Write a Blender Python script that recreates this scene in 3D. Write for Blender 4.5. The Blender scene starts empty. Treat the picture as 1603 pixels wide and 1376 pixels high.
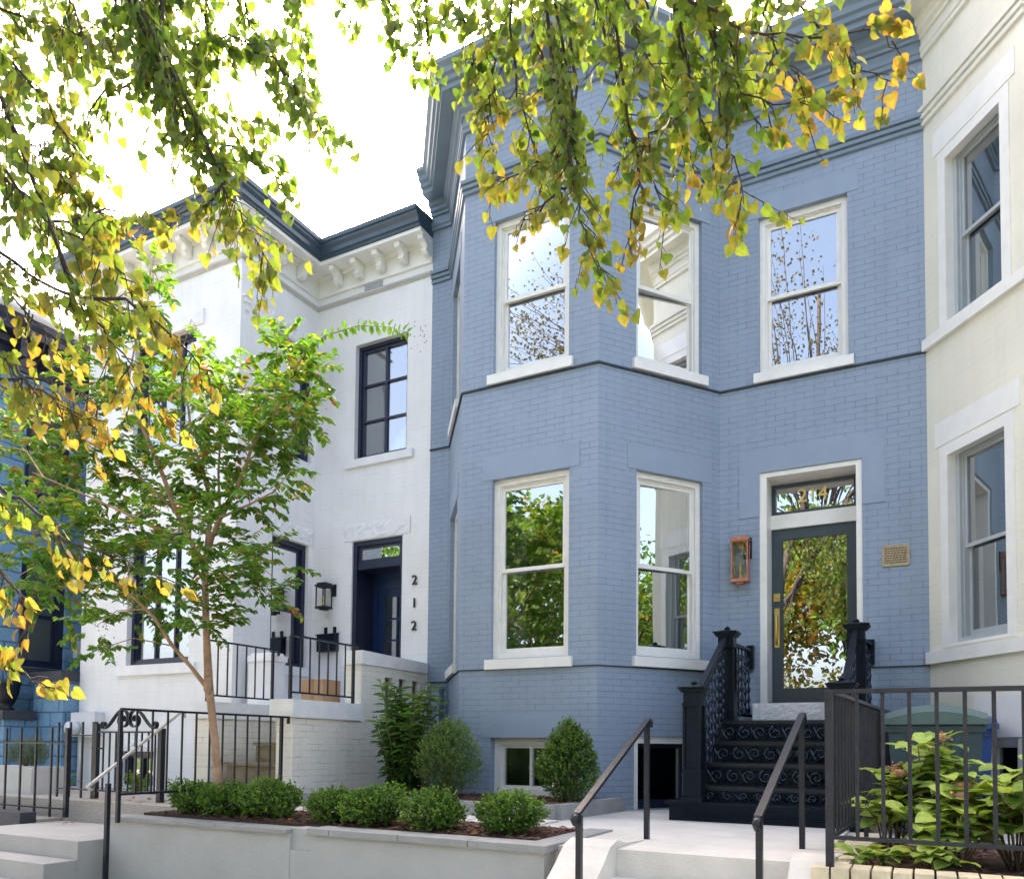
import bpy, math, random
from mathutils import Vector, Matrix

random.seed(7)
sc = bpy.context.scene
COL = sc.collection
V = Vector
R = math.radians

# ------------------------------------------------------------------ mesh building
class MB:
    """collects faces; build() links them as ONE mesh object"""
    def __init__(s):
        s.v = []; s.f = []; s.m = []; s.uv = []; s.sm = []; s.col = []
    def face(s, pts, mat=0, uv=None, smooth=False):
        b = len(s.v)
        s.v += [tuple(p) for p in pts]
        s.f.append(tuple(range(b, b + len(pts))))
        s.m.append(mat); s.sm.append(smooth)
        s.uv.append(uv if uv else [(0, 0)] * len(pts))
    def mesh(s, verts, faces, mat=0, smooth=False):
        b = len(s.v)
        s.v += [tuple(p) for p in verts]
        for f in faces:
            s.f.append(tuple(i + b for i in f)); s.m.append(mat); s.sm.append(smooth)
            s.uv.append([(0, 0)] * len(f))
    def hexa(s, c, mat=0):
        """8 corners: bottom 4 (ccw), top 4"""
        s.mesh(c, [(3, 2, 1, 0), (4, 5, 6, 7), (0, 1, 5, 4), (1, 2, 6, 5), (2, 3, 7, 6), (3, 0, 4, 7)], mat)
    def box(s, x0, x1, y0, y1, z0, z1, mat=0):
        s.hexa([(x0, y0, z0), (x1, y0, z0), (x1, y1, z0), (x0, y1, z0),
                (x0, y0, z1), (x1, y0, z1), (x1, y1, z1), (x0, y1, z1)], mat)
    def fbox(s, F, a, b, o0, o1, z0, z1, mat=0):
        P = F.pt
        s.hexa([P(a, o1, z0), P(b, o1, z0), P(b, o0, z0), P(a, o0, z0),
                P(a, o1, z1), P(b, o1, z1), P(b, o0, z1), P(a, o0, z1)], mat)
    def bar(s, p, q, w, h, mat=0, up=(0, 0, 1)):
        """rectangular bar from p to q, w wide sideways, h along up"""
        p = V(p); q = V(q); d = (q - p).normalized(); up = V(up)
        if abs(d.dot(up)) > .95: up = V((0, 1, 0))
        r = d.cross(up).normalized(); u = r.cross(d).normalized()
        r *= w / 2; u *= h / 2
        s.hexa([p - r - u, p + r - u, q + r - u, q - r - u, p - r + u, p + r + u, q + r + u, q - r + u], mat)
    def tube(s, pts, rad, n=6, mat=0, smooth=True, cap=True, sq=(1, 1)):
        pts = [V(p) for p in pts]
        if not isinstance(rad, (list, tuple)): rad = [rad] * len(pts)
        verts = []; faces = []
        ref = None
        for i, p in enumerate(pts):
            d = (pts[min(i + 1, len(pts) - 1)] - pts[max(i - 1, 0)])
            if d.length < 1e-9: d = V((0, 0, 1))
            d.normalize()
            if ref is None:
                ref = V((0, 0, 1)) if abs(d.z) < .9 else V((1, 0, 0))
            a = d.cross(ref)
            if a.length < 1e-4: a = d.cross(V((0.3, 1, 0.2)))
            a.normalize(); b = a.cross(d).normalized(); ref = b
            for k in range(n):
                t = 2 * math.pi * k / n
                verts.append(p + (a * math.cos(t) * sq[0] + b * math.sin(t) * sq[1]) * rad[i])
        for i in range(len(pts) - 1):
            for k in range(n):
                k2 = (k + 1) % n
                faces.append((i * n + k, i * n + k2, (i + 1) * n + k2, (i + 1) * n + k))
        if cap:
            faces.append(tuple(range(n))[::-1]); faces.append(tuple((len(pts) - 1) * n + k for k in range(n)))
        s.mesh(verts, faces, mat, smooth)
    def lathe(s, c, prof, n=12, mat=0, smooth=True):
        verts = []; faces = []
        for (r, z) in prof:
            for k in range(n):
                t = 2 * math.pi * k / n
                verts.append((c[0] + r * math.cos(t), c[1] + r * math.sin(t), c[2] + z))
        for i in range(len(prof) - 1):
            for k in range(n):
                k2 = (k + 1) % n
                faces.append((i * n + k, i * n + k2, (i + 1) * n + k2, (i + 1) * n + k))
        faces.append(tuple(range(n))[::-1]); faces.append(tuple((len(prof) - 1) * n + k for k in range(n)))
        s.mesh(verts, faces, mat, smooth)
    def sweep(s, path, prof, mat=0, closed_ends=True):
        """prof: closed polygon of (out, z) swept along a plan path with mitred corners; out is to the right-hand street side"""
        n = len(path); off = []
        for i in range(n):
            ns = []
            for a, b in ((i - 1, i), (i, i + 1)):
                if a < 0 or b >= n: continue
                dx = path[b][0] - path[a][0]; dy = path[b][1] - path[a][1]; l = math.hypot(dx, dy)
                ns.append((dy / l, -dx / l))
            if len(ns) == 1: off.append(ns[0])
            else:
                mx = ns[0][0] + ns[1][0]; my = ns[0][1] + ns[1][1]
                k = 2 / (mx * mx + my * my) if mx * mx + my * my > 1e-6 else 1
                off.append((mx * k, my * k))
        rows = [[(path[i][0] + off[i][0] * o, path[i][1] + off[i][1] * o, z) for (o, z) in prof] for i in range(n)]
        m = len(prof)
        for i in range(n - 1):
            for j in range(m):
                j2 = (j + 1) % m
                s.face([rows[i][j], rows[i + 1][j], rows[i + 1][j2], rows[i][j2]], mat)
        if closed_ends:
            s.face(rows[0][::-1], mat); s.face(rows[-1], mat)
    def build(s, name, mats, parent=None, label=None, cat=None, group=None, kind=None, flat=False):
        me = bpy.data.meshes.new(name)
        me.from_pydata(s.v, [], s.f)
        if not isinstance(mats, (list, tuple)): mats = [mats]
        for m in mats: me.materials.append(m)
        me.polygons.foreach_set('material_index', s.m)
        me.polygons.foreach_set('use_smooth', s.sm)
        ul = me.uv_layers.new(name='UVMap')
        flatuv = [c for poly in s.uv for p in poly for c in p]
        ul.data.foreach_set('uv', flatuv)
        if s.col:
            ca = me.color_attributes.new('leafcol', 'FLOAT_COLOR', 'POINT')
            ca.data.foreach_set('color', [c for k in s.col for c in (k[0], k[1], k[2], 1.0)])
        me.update()
        o = bpy.data.objects.new(name, me)
        COL.objects.link(o)
        if parent is not None:
            o.parent = parent
            # chain of parents sits at translations only: keep the vertices in world metres
            o.matrix_parent_inverse = Matrix.Translation(-WL(parent))
        if label: o['label'] = label
        if cat: o['category'] = cat
        if group: o['group'] = group
        if kind: o['kind'] = kind
        return o

def WL(o):
    """world location of a thing at build time (translations only)"""
    if o.type == 'EMPTY': return o.location.copy()
    return V((0, 0, 0))

def thing(name, label, cat, loc, group=None):
    o = bpy.data.objects.new(name, None)
    o.empty_display_size = .2
    o.location = loc
    COL.objects.link(o)
    o['label'] = label; o['category'] = cat
    if group: o['group'] = group
    return o

def copy_thing(root, loc, rz=0, sc_=1.0, label=None):
    c = root.copy(); COL.objects.link(c)
    c.location = loc; c.rotation_euler = (0, 0, rz); c.scale = (sc_,) * 3
    if label: c['label'] = label
    for ch in list(root.children):
        d = ch.copy(); COL.objects.link(d); d.parent = c
        for g in list(ch.children):
            e = g.copy(); COL.objects.link(e); e.parent = d
    return c

class Frame:
    """a vertical wall plane: s along it, o outward to the street, z up"""
    def __init__(s, p, q):
        s.p = p; l = math.hypot(q[0] - p[0], q[1] - p[1]); s.len = l
        s.d = ((q[0] - p[0]) / l, (q[1] - p[1]) / l); s.n = (s.d[1], -s.d[0])
    def pt(s, a, o, z):
        return (s.p[0] + s.d[0] * a + s.n[0] * o, s.p[1] + s.d[1] * a + s.n[1] * o, z)

def wall_panel(mb, F, z0, z1, openings=(), reveal=.22, mat=0, rmat=0, uo=0.0, s0=0.0, s1=None):
    if s1 is None: s1 = F.len
    ss = sorted({s0, s1} | {x for o in openings for x in o[:2] if s0 < x < s1})
    zs = sorted({z0, z1} | {x for o in openings for x in o[2:4] if z0 < x < z1})
    for i in range(len(ss) - 1):
        for j in range(len(zs) - 1):
            a, b, c, d = ss[i], ss[i + 1], zs[j], zs[j + 1]
            ms, mz = (a + b) / 2, (c + d) / 2
            if any(o[0] < ms < o[1] and o[2] < mz < o[3] for o in openings): continue
            mb.face([F.pt(a, 0, c), F.pt(b, 0, c), F.pt(b, 0, d), F.pt(a, 0, d)], mat,
                    [(uo + a, c), (uo + b, c), (uo + b, d), (uo + a, d)])
    for o in openings:
        a, b, c, d = o[:4]; P = F.pt; r = -(o[4] if len(o) > 4 else reveal)
        for q in ([(a, 0, c), (a, 0, d), (a, r, d), (a, r, c)], [(b, 0, d), (b, 0, c), (b, r, c), (b, r, d)],
                  [(a, 0, d), (b, 0, d), (b, r, d), (a, r, d)], [(b, 0, c), (a, 0, c), (a, r, c), (b, r, c)]):
            mb.face([P(*k) for k in q], rmat, [(uo + k[0] - k[1], k[2]) for k in q])

# ------------------------------------------------------------------ materials
def new_mat(name):
    m = bpy.data.materials.new(name); m.use_nodes = True
    nt = m.node_tree
    b = nt.nodes['Principled BSDF']
    return m, nt, b

def N(nt, typ, **kw):
    n = nt.nodes.new(typ)
    for k, v in kw.items():
        if k in n.inputs.keys(): n.inputs[k].default_value = v
        else: setattr(n, k, v)
    return n

def plain(name, col, rough=.6, var=.12, scale=6., bump=.0, bscale=40., metal=0., spec=.5, grime=0., gcol=(.1, .09, .08), stint=None):
    """painted or mineral surface with mottled tone, optional grain and grime"""
    m, nt, b = new_mat(name)
    tc = N(nt, 'ShaderNodeTexCoord')
    nz = N(nt, 'ShaderNodeTexNoise', Scale=scale, Detail=6., Roughness=.6)
    nt.links.new(tc.outputs['Object'], nz.inputs['Vector'])
    mp = N(nt, 'ShaderNodeMapRange'); mp.inputs[1].default_value = .3; mp.inputs[2].default_value = .7
    mp.inputs[3].default_value = 1 - var; mp.inputs[4].default_value = 1 + var
    nt.links.new(nz.outputs['Fac'], mp.inputs[0])
    mx = N(nt, 'ShaderNodeMix', data_type='RGBA', blend_type='MULTIPLY')
    mx.inputs[0].default_value = 1
    mx.inputs[6].default_value = (*col, 1)
    nt.links.new(mp.outputs[0], mx.inputs[7])
    out = mx.outputs[2]
    if grime > 0:
        n2 = N(nt, 'ShaderNodeTexNoise', Scale=1.7, Detail=8., Roughness=.7)
        nt.links.new(tc.outputs['Object'], n2.inputs['Vector'])
        r2 = N(nt, 'ShaderNodeMapRange'); r2.inputs[1].default_value = .52; r2.inputs[2].default_value = .78
        r2.inputs[3].default_value = 0; r2.inputs[4].default_value = grime
        nt.links.new(n2.outputs['Fac'], r2.inputs[0])
        m2 = N(nt, 'ShaderNodeMix', data_type='RGBA'); m2.inputs[7].default_value = (*gcol, 1)
        nt.links.new(r2.outputs[0], m2.inputs[0]); nt.links.new(out, m2.inputs[6]); out = m2.outputs[2]
    nt.links.new(out, b.inputs['Base Color'])
    b.inputs['Roughness'].default_value = rough; b.inputs['Metallic'].default_value = metal
    b.inputs['Specular IOR Level'].default_value = spec
    if stint: b.inputs['Specular Tint'].default_value = (*stint, 1)
    if bump > 0:
        n3 = N(nt, 'ShaderNodeTexNoise', Scale=bscale, Detail=5., Roughness=.6)
        nt.links.new(tc.outputs['Object'], n3.inputs['Vector'])
        bp = N(nt, 'ShaderNodeBump', Strength=bump, Distance=.02)
        nt.links.new(n3.outputs['Fac'], bp.inputs['Height'])
        nt.links.new(bp.outputs[0], b.inputs['Normal'])
    return m

def brick(name, col, mort, bw=.205, rh=.0665, msize=.0035, bump=.35, rough=.55, var=.07, fade=(.42, .60), warp=.010, streak=.86):
    """painted brick: courses read from the wall's own UV in metres; paint fills many of the joints"""
    m, nt, b = new_mat(name)
    tc = N(nt, 'ShaderNodeTexCoord')
    wn = N(nt, 'ShaderNodeTexNoise', Scale=2.2, Detail=2.)
    nt.links.new(tc.outputs['UV'], wn.inputs['Vector'])
    sub = N(nt, 'ShaderNodeVectorMath', operation='SUBTRACT'); sub.inputs[1].default_value = (.5, .5, .5)
    nt.links.new(wn.outputs['Color'], sub.inputs[0])
    scl = N(nt, 'ShaderNodeVectorMath', operation='SCALE'); scl.inputs[3].default_value = warp
    nt.links.new(sub.outputs[0], scl.inputs[0])
    add = N(nt, 'ShaderNodeVectorMath', operation='ADD')
    nt.links.new(tc.outputs['UV'], add.inputs[0]); nt.links.new(scl.outputs[0], add.inputs[1])
    bt = N(nt, 'ShaderNodeTexBrick', Scale=1.0)
    bt.inputs['Mortar Size'].default_value = msize; bt.inputs['Mortar Smooth'].default_value = .35
    bt.inputs['Brick Width'].default_value = bw; bt.inputs['Row Height'].default_value = rh
    bt.inputs['Color1'].default_value = (1, 1, 1, 1); bt.inputs['Color2'].default_value = (1 - var, 1 - var, 1 - var, 1)
    nt.links.new(add.outputs[0], bt.inputs['Vector'])
    # where the paint has filled the joint
    fn = N(nt, 'ShaderNodeTexNoise', Scale=3.1, Detail=6., Roughness=.65)
    mpv = N(nt, 'ShaderNodeMapping'); mpv.inputs['Scale'].default_value = (.8, 2.5, 1)
    nt.links.new(tc.outputs['UV'], mpv.inputs[0]); nt.links.new(mpv.outputs[0], fn.inputs['Vector'])
    fr = N(nt, 'ShaderNodeMapRange'); fr.inputs[1].default_value = fade[0]; fr.inputs[2].default_value = fade[1]
    fr.inputs[3].default_value = .12; fr.inputs[4].default_value = 1.
    nt.links.new(fn.outputs['Fac'], fr.inputs[0])
    ml = N(nt, 'ShaderNodeMath', operation='MULTIPLY')
    nt.links.new(bt.outputs['Fac'], ml.inputs[0]); nt.links.new(fr.outputs[0], ml.inputs[1])
    # tone
    big = N(nt, 'ShaderNodeTexNoise', Scale=.9, Detail=7., Roughness=.6)
    nt.links.new(tc.outputs['UV'], big.inputs['Vector'])
    br = N(nt, 'ShaderNodeMapRange'); br.inputs[1].default_value = .3; br.inputs[2].default_value = .7
    br.inputs[3].default_value = .92; br.inputs[4].default_value = 1.07
    nt.links.new(big.outputs['Fac'], br.inputs[0])
    c1 = N(nt, 'ShaderNodeMix', data_type='RGBA', blend_type='MULTIPLY'); c1.inputs[0].default_value = 1
    sm = N(nt, 'ShaderNodeMapping'); sm.inputs['Scale'].default_value = (7., .55, 1)
    sn = N(nt, 'ShaderNodeTexNoise', Scale=1., Detail=7., Roughness=.65)
    nt.links.new(tc.outputs['UV'], sm.inputs[0]); nt.links.new(sm.outputs[0], sn.inputs['Vector'])
    sr = N(nt, 'ShaderNodeMapRange'); sr.inputs[1].default_value = .48; sr.inputs[2].default_value = .80
    sr.inputs[3].default_value = 1.; sr.inputs[4].default_value = streak
    nt.links.new(sn.outputs['Fac'], sr.inputs[0])
    bm = N(nt, 'ShaderNodeMath', operation='MULTIPLY'); nt.links.new(br.outputs[0], bm.inputs[0]); nt.links.new(sr.outputs[0], bm.inputs[1])
    c1.inputs[6].default_value = (*col, 1); nt.links.new(bm.outputs[0], c1.inputs[7])
    c2 = N(nt, 'ShaderNodeMix', data_type='RGBA', blend_type='MULTIPLY'); c2.inputs[0].default_value = .6
    nt.links.new(c1.outputs[2], c2.inputs[6]); nt.links.new(bt.outputs['Color'], c2.inputs[7])
    c3 = N(nt, 'ShaderNodeMix', data_type='RGBA'); c3.inputs[7].default_value = (*mort, 1)
    nt.links.new(ml.outputs[0], c3.inputs[0]); nt.links.new(c1.outputs[2], c3.inputs[6])
    nt.links.new(c3.outputs[2], b.inputs['Base Color'])
    b.inputs['Roughness'].default_value = rough
    gn = N(nt, 'ShaderNodeTexNoise', Scale=60., Detail=4.)
    nt.links.new(tc.outputs['UV'], gn.inputs['Vector'])
    gm = N(nt, 'ShaderNodeMath', operation='MULTIPLY'); gm.inputs[1].default_value = .25
    nt.links.new(gn.outputs['Fac'], gm.inputs[0])
    hs = N(nt, 'ShaderNodeMath', operation='SUBTRACT')
    nt.links.new(gm.outputs[0], hs.inputs[0]); nt.links.new(ml.outputs[0], hs.inputs[1])
    bp = N(nt, 'ShaderNodeBump', Strength=bump, Distance=.008)
    nt.links.new(hs.outputs[0], bp.inputs['Height']); nt.links.new(bp.outputs[0], b.inputs['Normal'])
    return m

def rough_stone(name, col, bw=.42, rh=.22):
    m, nt, b = new_mat(name)
    tc = N(nt, 'ShaderNodeTexCoord')
    bt = N(nt, 'ShaderNodeTexBrick', Scale=1.0)
    bt.inputs['Mortar Size'].default_value = .012; bt.inputs['Mortar Smooth'].default_value = .6
    bt.inputs['Brick Width'].default_value = bw; bt.inputs['Row Height'].default_value = rh
    nt.links.new(tc.outputs['UV'], bt.inputs['Vector'])
    n1 = N(nt, 'ShaderNodeTexNoise', Scale=7., Detail=8., Roughness=.6)
    nt.links.new(tc.outputs['UV'], n1.inputs['Vector'])
    hs = N(nt, 'ShaderNodeMath', operation='SUBTRACT')
    nt.links.new(n1.outputs['Fac'], hs.inputs[0]); nt.links.new(bt.outputs['Fac'], hs.inputs[1])
    bp = N(nt, 'ShaderNodeBump', Strength=.9, Distance=.05)
    nt.links.new(hs.outputs[0], bp.inputs['Height']); nt.links.new(bp.outputs[0], b.inputs['Normal'])
    mx = N(nt, 'ShaderNodeMix', data_type='RGBA'); mx.inputs[6].default_value = (*col, 1)
    mx.inputs[7].default_value = (col[0] * .5, col[1] * .55, col[2] * .6, 1)
    nt.links.new(bt.outputs['Fac'], mx.inputs[0])
    nt.links.new(mx.outputs[2], b.inputs['Base Color']); b.inputs['Roughness'].default_value = .6
    return m

def glass_mat(name, refl=.34, tint=(.72, .78, .78), top=.9, wav=.06):
    m, nt, b = new_mat(name)
    nt.nodes.remove(b)
    out = nt.nodes['Material Output']
    tr = N(nt, 'ShaderNodeBsdfTransparent'); tr.inputs[0].default_value = (*tint, 1)
    gl = N(nt, 'ShaderNodeBsdfGlossy'); gl.inputs['Roughness'].default_value = .0
    gl.inputs[0].default_value = (.95, .97, 1, 1)
    tc = N(nt, 'ShaderNodeTexCoord')
    nz = N(nt, 'ShaderNodeTexNoise', Scale=1.6, Detail=1.)
    nt.links.new(tc.outputs['Object'], nz.inputs['Vector'])
    bp = N(nt, 'ShaderNodeBump', Strength=wav, Distance=.02)
    nt.links.new(nz.outputs['Fac'], bp.inputs['Height']); nt.links.new(bp.outputs[0], gl.inputs['Normal'])
    fr = N(nt, 'ShaderNodeFresnel', IOR=1.5)
    mr = N(nt, 'ShaderNodeMapRange'); mr.inputs[1].default_value = .04; mr.inputs[2].default_value = .6
    mr.inputs[3].default_value = refl; mr.inputs[4].default_value = top
    nt.links.new(fr.outputs[0], mr.inputs[0])
    mx = N(nt, 'ShaderNodeMixShader')
    nt.links.new(mr.outputs[0], mx.inputs[0]); nt.links.new(tr.outputs[0], mx.inputs[1]); nt.links.new(gl.outputs[0], mx.inputs[2])
    nt.links.new(mx.outputs[0], out.inputs['Surface'])
    return m

def leaf_mat(name, trans=.45, rough=.45, gain=1.0):
    m, nt, b = new_mat(name)
    at = N(nt, 'ShaderNodeAttribute', attribute_name='leafcol')
    nz = N(nt, 'ShaderNodeTexNoise', Scale=35., Detail=3.)
    tc = N(nt, 'ShaderNodeTexCoord'); nt.links.new(tc.outputs['Object'], nz.inputs['Vector'])
    mp = N(nt, 'ShaderNodeMapRange'); mp.inputs[1].default_value = .3; mp.inputs[2].default_value = .7
    mp.inputs[3].default_value = .8 * gain; mp.inputs[4].default_value = 1.2 * gain
    nt.links.new(nz.outputs['Fac'], mp.inputs[0])
    mx = N(nt, 'ShaderNodeMix', data_type='RGBA', blend_type='MULTIPLY'); mx.inputs[0].default_value = 1
    nt.links.new(at.outputs['Color'], mx.inputs[6]); nt.links.new(mp.outputs[0], mx.inputs[7])
    nt.links.new(mx.outputs[2], b.inputs['Base Color'])
    b.inputs['Roughness'].default_value = rough; b.inputs['Specular IOR Level'].default_value = .35
    tl = N(nt, 'ShaderNodeBsdfTranslucent'); 
    g2 = N(nt, 'ShaderNodeMix', data_type='RGBA', blend_type='MULTIPLY'); g2.inputs[0].default_value = 1
    g2.inputs[7].default_value = (1.55, 1.5, .8, 1)
    nt.links.new(mx.outputs[2], g2.inputs[6]); nt.links.new(g2.outputs[2], tl.inputs[0])
    ms = N(nt, 'ShaderNodeMixShader'); ms.inputs[0].default_value = trans
    nt.links.new(b.outputs[0], ms.inputs[1]); nt.links.new(tl.outputs[0], ms.inputs[2])
    nt.links.new(ms.outputs[0], nt.nodes['Material Output'].inputs['Surface'])
    return m

M = {}
BLUE = (.242, .306, .400)
M['blue_brick'] = brick('blue_painted_brick', BLUE, (.115, .155, .22), msize=.0036, bump=.40, fade=(.34, .58), warp=.012, streak=.90)
M['blue_smooth'] = plain('blue_paint_on_stone', (.242, .306, .400), .55, .05, 3., .08, 30.)
M['blue_cornice'] = plain('blue_cornice_paint', (.16, .215, .28), .45, .08, 4., .05, 20.)
M['flashing_shadow'] = plain('dark_slate_flashing_and_shadow', (.018, .03, .05), .5, .2)  # belt flashing; also colours the painted shadow line lower down
M['white_brick'] = brick('white_painted_brick', (.80, .80, .80), (.60, .60, .60), msize=.0035, bump=.22, fade=(.5, .72), warp=.016, streak=.92)
M['warm_brick'] = brick('old_white_painted_brick', (.80, .765, .68), (.50, .46, .38), msize=.005, bump=.6, rh=.07, warp=.03, fade=(.46, .62))
M['white_stone'] = plain('white_painted_stone', (.78, .785, .79), .6, .06, 5., .5, 18.)
M['white_trim'] = plain('white_wood_paint', (.80, .80, .77), .4, .04, 8.)
M['frame_white'] = plain('off_white_window_paint', (.76, .755, .72), .4, .05, 8.)
M['sill_white'] = plain('white_sill_paint', (.76, .76, .735), .5, .05, 5., .12, 25., grime=.10, gcol=(.5, .48, .44))
M['navy'] = plain('navy_black_paint', (.012, .018, .045), .35, .2, 8.)
M['navy_door'] = plain('navy_door_paint', (.010, .025, .085), .3, .2, 8.)
M['navy_cornice'] = plain('slate_gutter_paint', (.045, .075, .105), .4, .15, 5.)
M['cream_brick'] = brick('cream_painted_brick', (.76, .74, .63), (.56, .54, .45), msize=.0035, bump=.28, fade=(.5, .72), warp=.016, streak=.92)
M['cream_trim'] = plain('cream_trim_paint', (.72, .71, .62), .5, .05, 5.)
M['stone_blue'] = rough_stone('sky_blue_rusticated_stone', (.15, .29, .44))
M['cap_dark'] = plain('charcoal_cap_paint', (.035, .038, .05), .6, .15, 8., .2)
M['grey_frame'] = plain('grey_vinyl', (.42, .46, .48), .4, .05)
M['iron_gloss'] = plain('glossy_black_casting', (.016, .019, .026), .26, .3, 20., .0, 60., spec=1.0, stint=(.55, .72, 1.0))
M['iron'] = plain('black_iron_paint', (.006, .0075, .011), .36, .3, 20., .12, 60., spec=.30, stint=(.5, .7, 1.0))
M['iron_grey'] = plain('charcoal_iron_paint', (.014, .017, .025), .32, .25, 20., .12, 60., spec=.35)
M['iron_old'] = plain('weathered_iron_paint', (.022, .024, .032), .42, .3, 14., .3, 60., spec=.35, grime=.30, gcol=(.07, .04, .025))
M['rail_silver'] = plain('pale_weathered_rail', (.55, .52, .48), .35, .2, 20.)
M['copper'] = plain('copper', (.46, .20, .14), .42, .25, 18., .1, 60., metal=.5)
M['brass'] = plain('brass', (.72, .52, .18), .28, .1, 20., metal=.9)
M['gilt'] = plain('gilt_numerals', (.80, .62, .24), .45, .08, 20., metal=.0)
M['bronze'] = plain('bronze_plaque', (.42, .34, .22), .5, .2, 20., metal=.4)
M['door_grey'] = plain('dark_slate_door_paint', (.042, .062, .078), .32, .1, 8.)
M['concrete'] = plain('pale_concrete', (.62, .60, .55), .85, .10, 3., .35, 50., grime=.35, gcol=(.42, .40, .36))
M['wall_grey'] = plain('grey_parged_wall', (.43, .43, .42), .75, .09, 2., .25, 30., grime=.35, gcol=(.33, .33, .315))
M['cap'] = plain('flagstone_cap', (.30, .305, .30), .75, .14, 4., .3, 40., grime=.25, gcol=(.20, .20, .19))
M['old_conc'] = plain('stained_concrete', (.36, .33, .27), .9, .2, 6., .5, 40., grime=.6, gcol=(.16, .14, .10))
M['brownstone'] = plain('brown_step_stone', (.22, .185, .12), .9, .2, 8., .5, 30., grime=.5, gcol=(.10, .085, .05))
M['cream_paver'] = plain('cream_edging_brick', (.66, .58, .40), .8, .15, 9., .5, 50.)
M['mulch'] = plain('dark_mulch', (.060, .030, .020), .95, .5, 30., 1., 60.)
M['gravel'] = plain('pale_gravel', (.42, .39, .35), .95, .4, 60., 1., 80.)
M['sidewalk'] = plain('sidewalk_concrete', (.40, .39, .37), .9, .1, 2., .3, 50.)
M['asphalt'] = plain('asphalt', (.05, .05, .052), .9, .2, 20., .4, 80.)
M['grass'] = plain('grass_strip', (.06, .10, .03), .9, .4, 30., 1., 60.)
M['curtain'] = plain('white_curtain', (.74, .74, .68), .9, .05)
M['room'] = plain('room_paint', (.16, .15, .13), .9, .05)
M['blind'] = plain('pale_slat_blind', (.66, .68, .66), .6, .05)
M['cardboard'] = plain('cardboard', (.42, .25, .14), .85, .1, 10.)
M['tape'] = plain('packing_tape', (.30, .17, .09), .4, .1)
M['bin_green'] = plain('green_plastic', (.045, .078, .090), .45, .12, 8., .1, 60.)
M['bin_lid'] = plain('green_lid_plastic', (.085, .135, .125), .45, .1, 8.)
M['bin_blue'] = plain('blue_plastic', (.02, .07, .24), .4, .12, 8.)
M['bark'] = plain('maple_bark', (.045, .036, .034), .9, .3, 20., .8, 40.)
M['bark_tan'] = plain('smooth_tan_bark', (.33, .21, .13), .75, .3, 11., .7, 16., grime=.65, gcol=(.52, .40, .28))
M['stem'] = plain('green_brown_stem', (.13, .10, .05), .8, .2, 20.)
M['dry'] = plain('dry_flower', (.42, .24, .13), .9, .35, 40.)
M['planter'] = plain('concrete_planter', (.50, .50, .48), .85, .08, 4., .2)
M['glass'] = glass_mat('window_glass', .36)
M['glass_up'] = glass_mat('upper_window_glass', .29)
M['glass_dark'] = glass_mat('dim_window_glass', .20, (.42, .50, .48))
M['glass_door'] = glass_mat('door_glass', .42, (.6, .64, .62), .9, .12)
M['lamp_glass'] = glass_mat('lantern_glass', .06, (.96, .96, .96))
M['glass_shade'] = glass_mat('pale_shaded_glass', .12, (.88, .92, .92), .5)
M['glass_blind'] = glass_mat('shaded_window_glass', .07, (.42, .56, .54), .5)
M['leaf'] = leaf_mat('maple_leaf', .55)
M['leaf_myrtle'] = leaf_mat('myrtle_leaf', .38)
M['leaf_shrub'] = leaf_mat('shrub_leaf', .25)
M['meter'] = plain('pale_grey_enamel', (.60, .62, .66), .5, .08)
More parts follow.
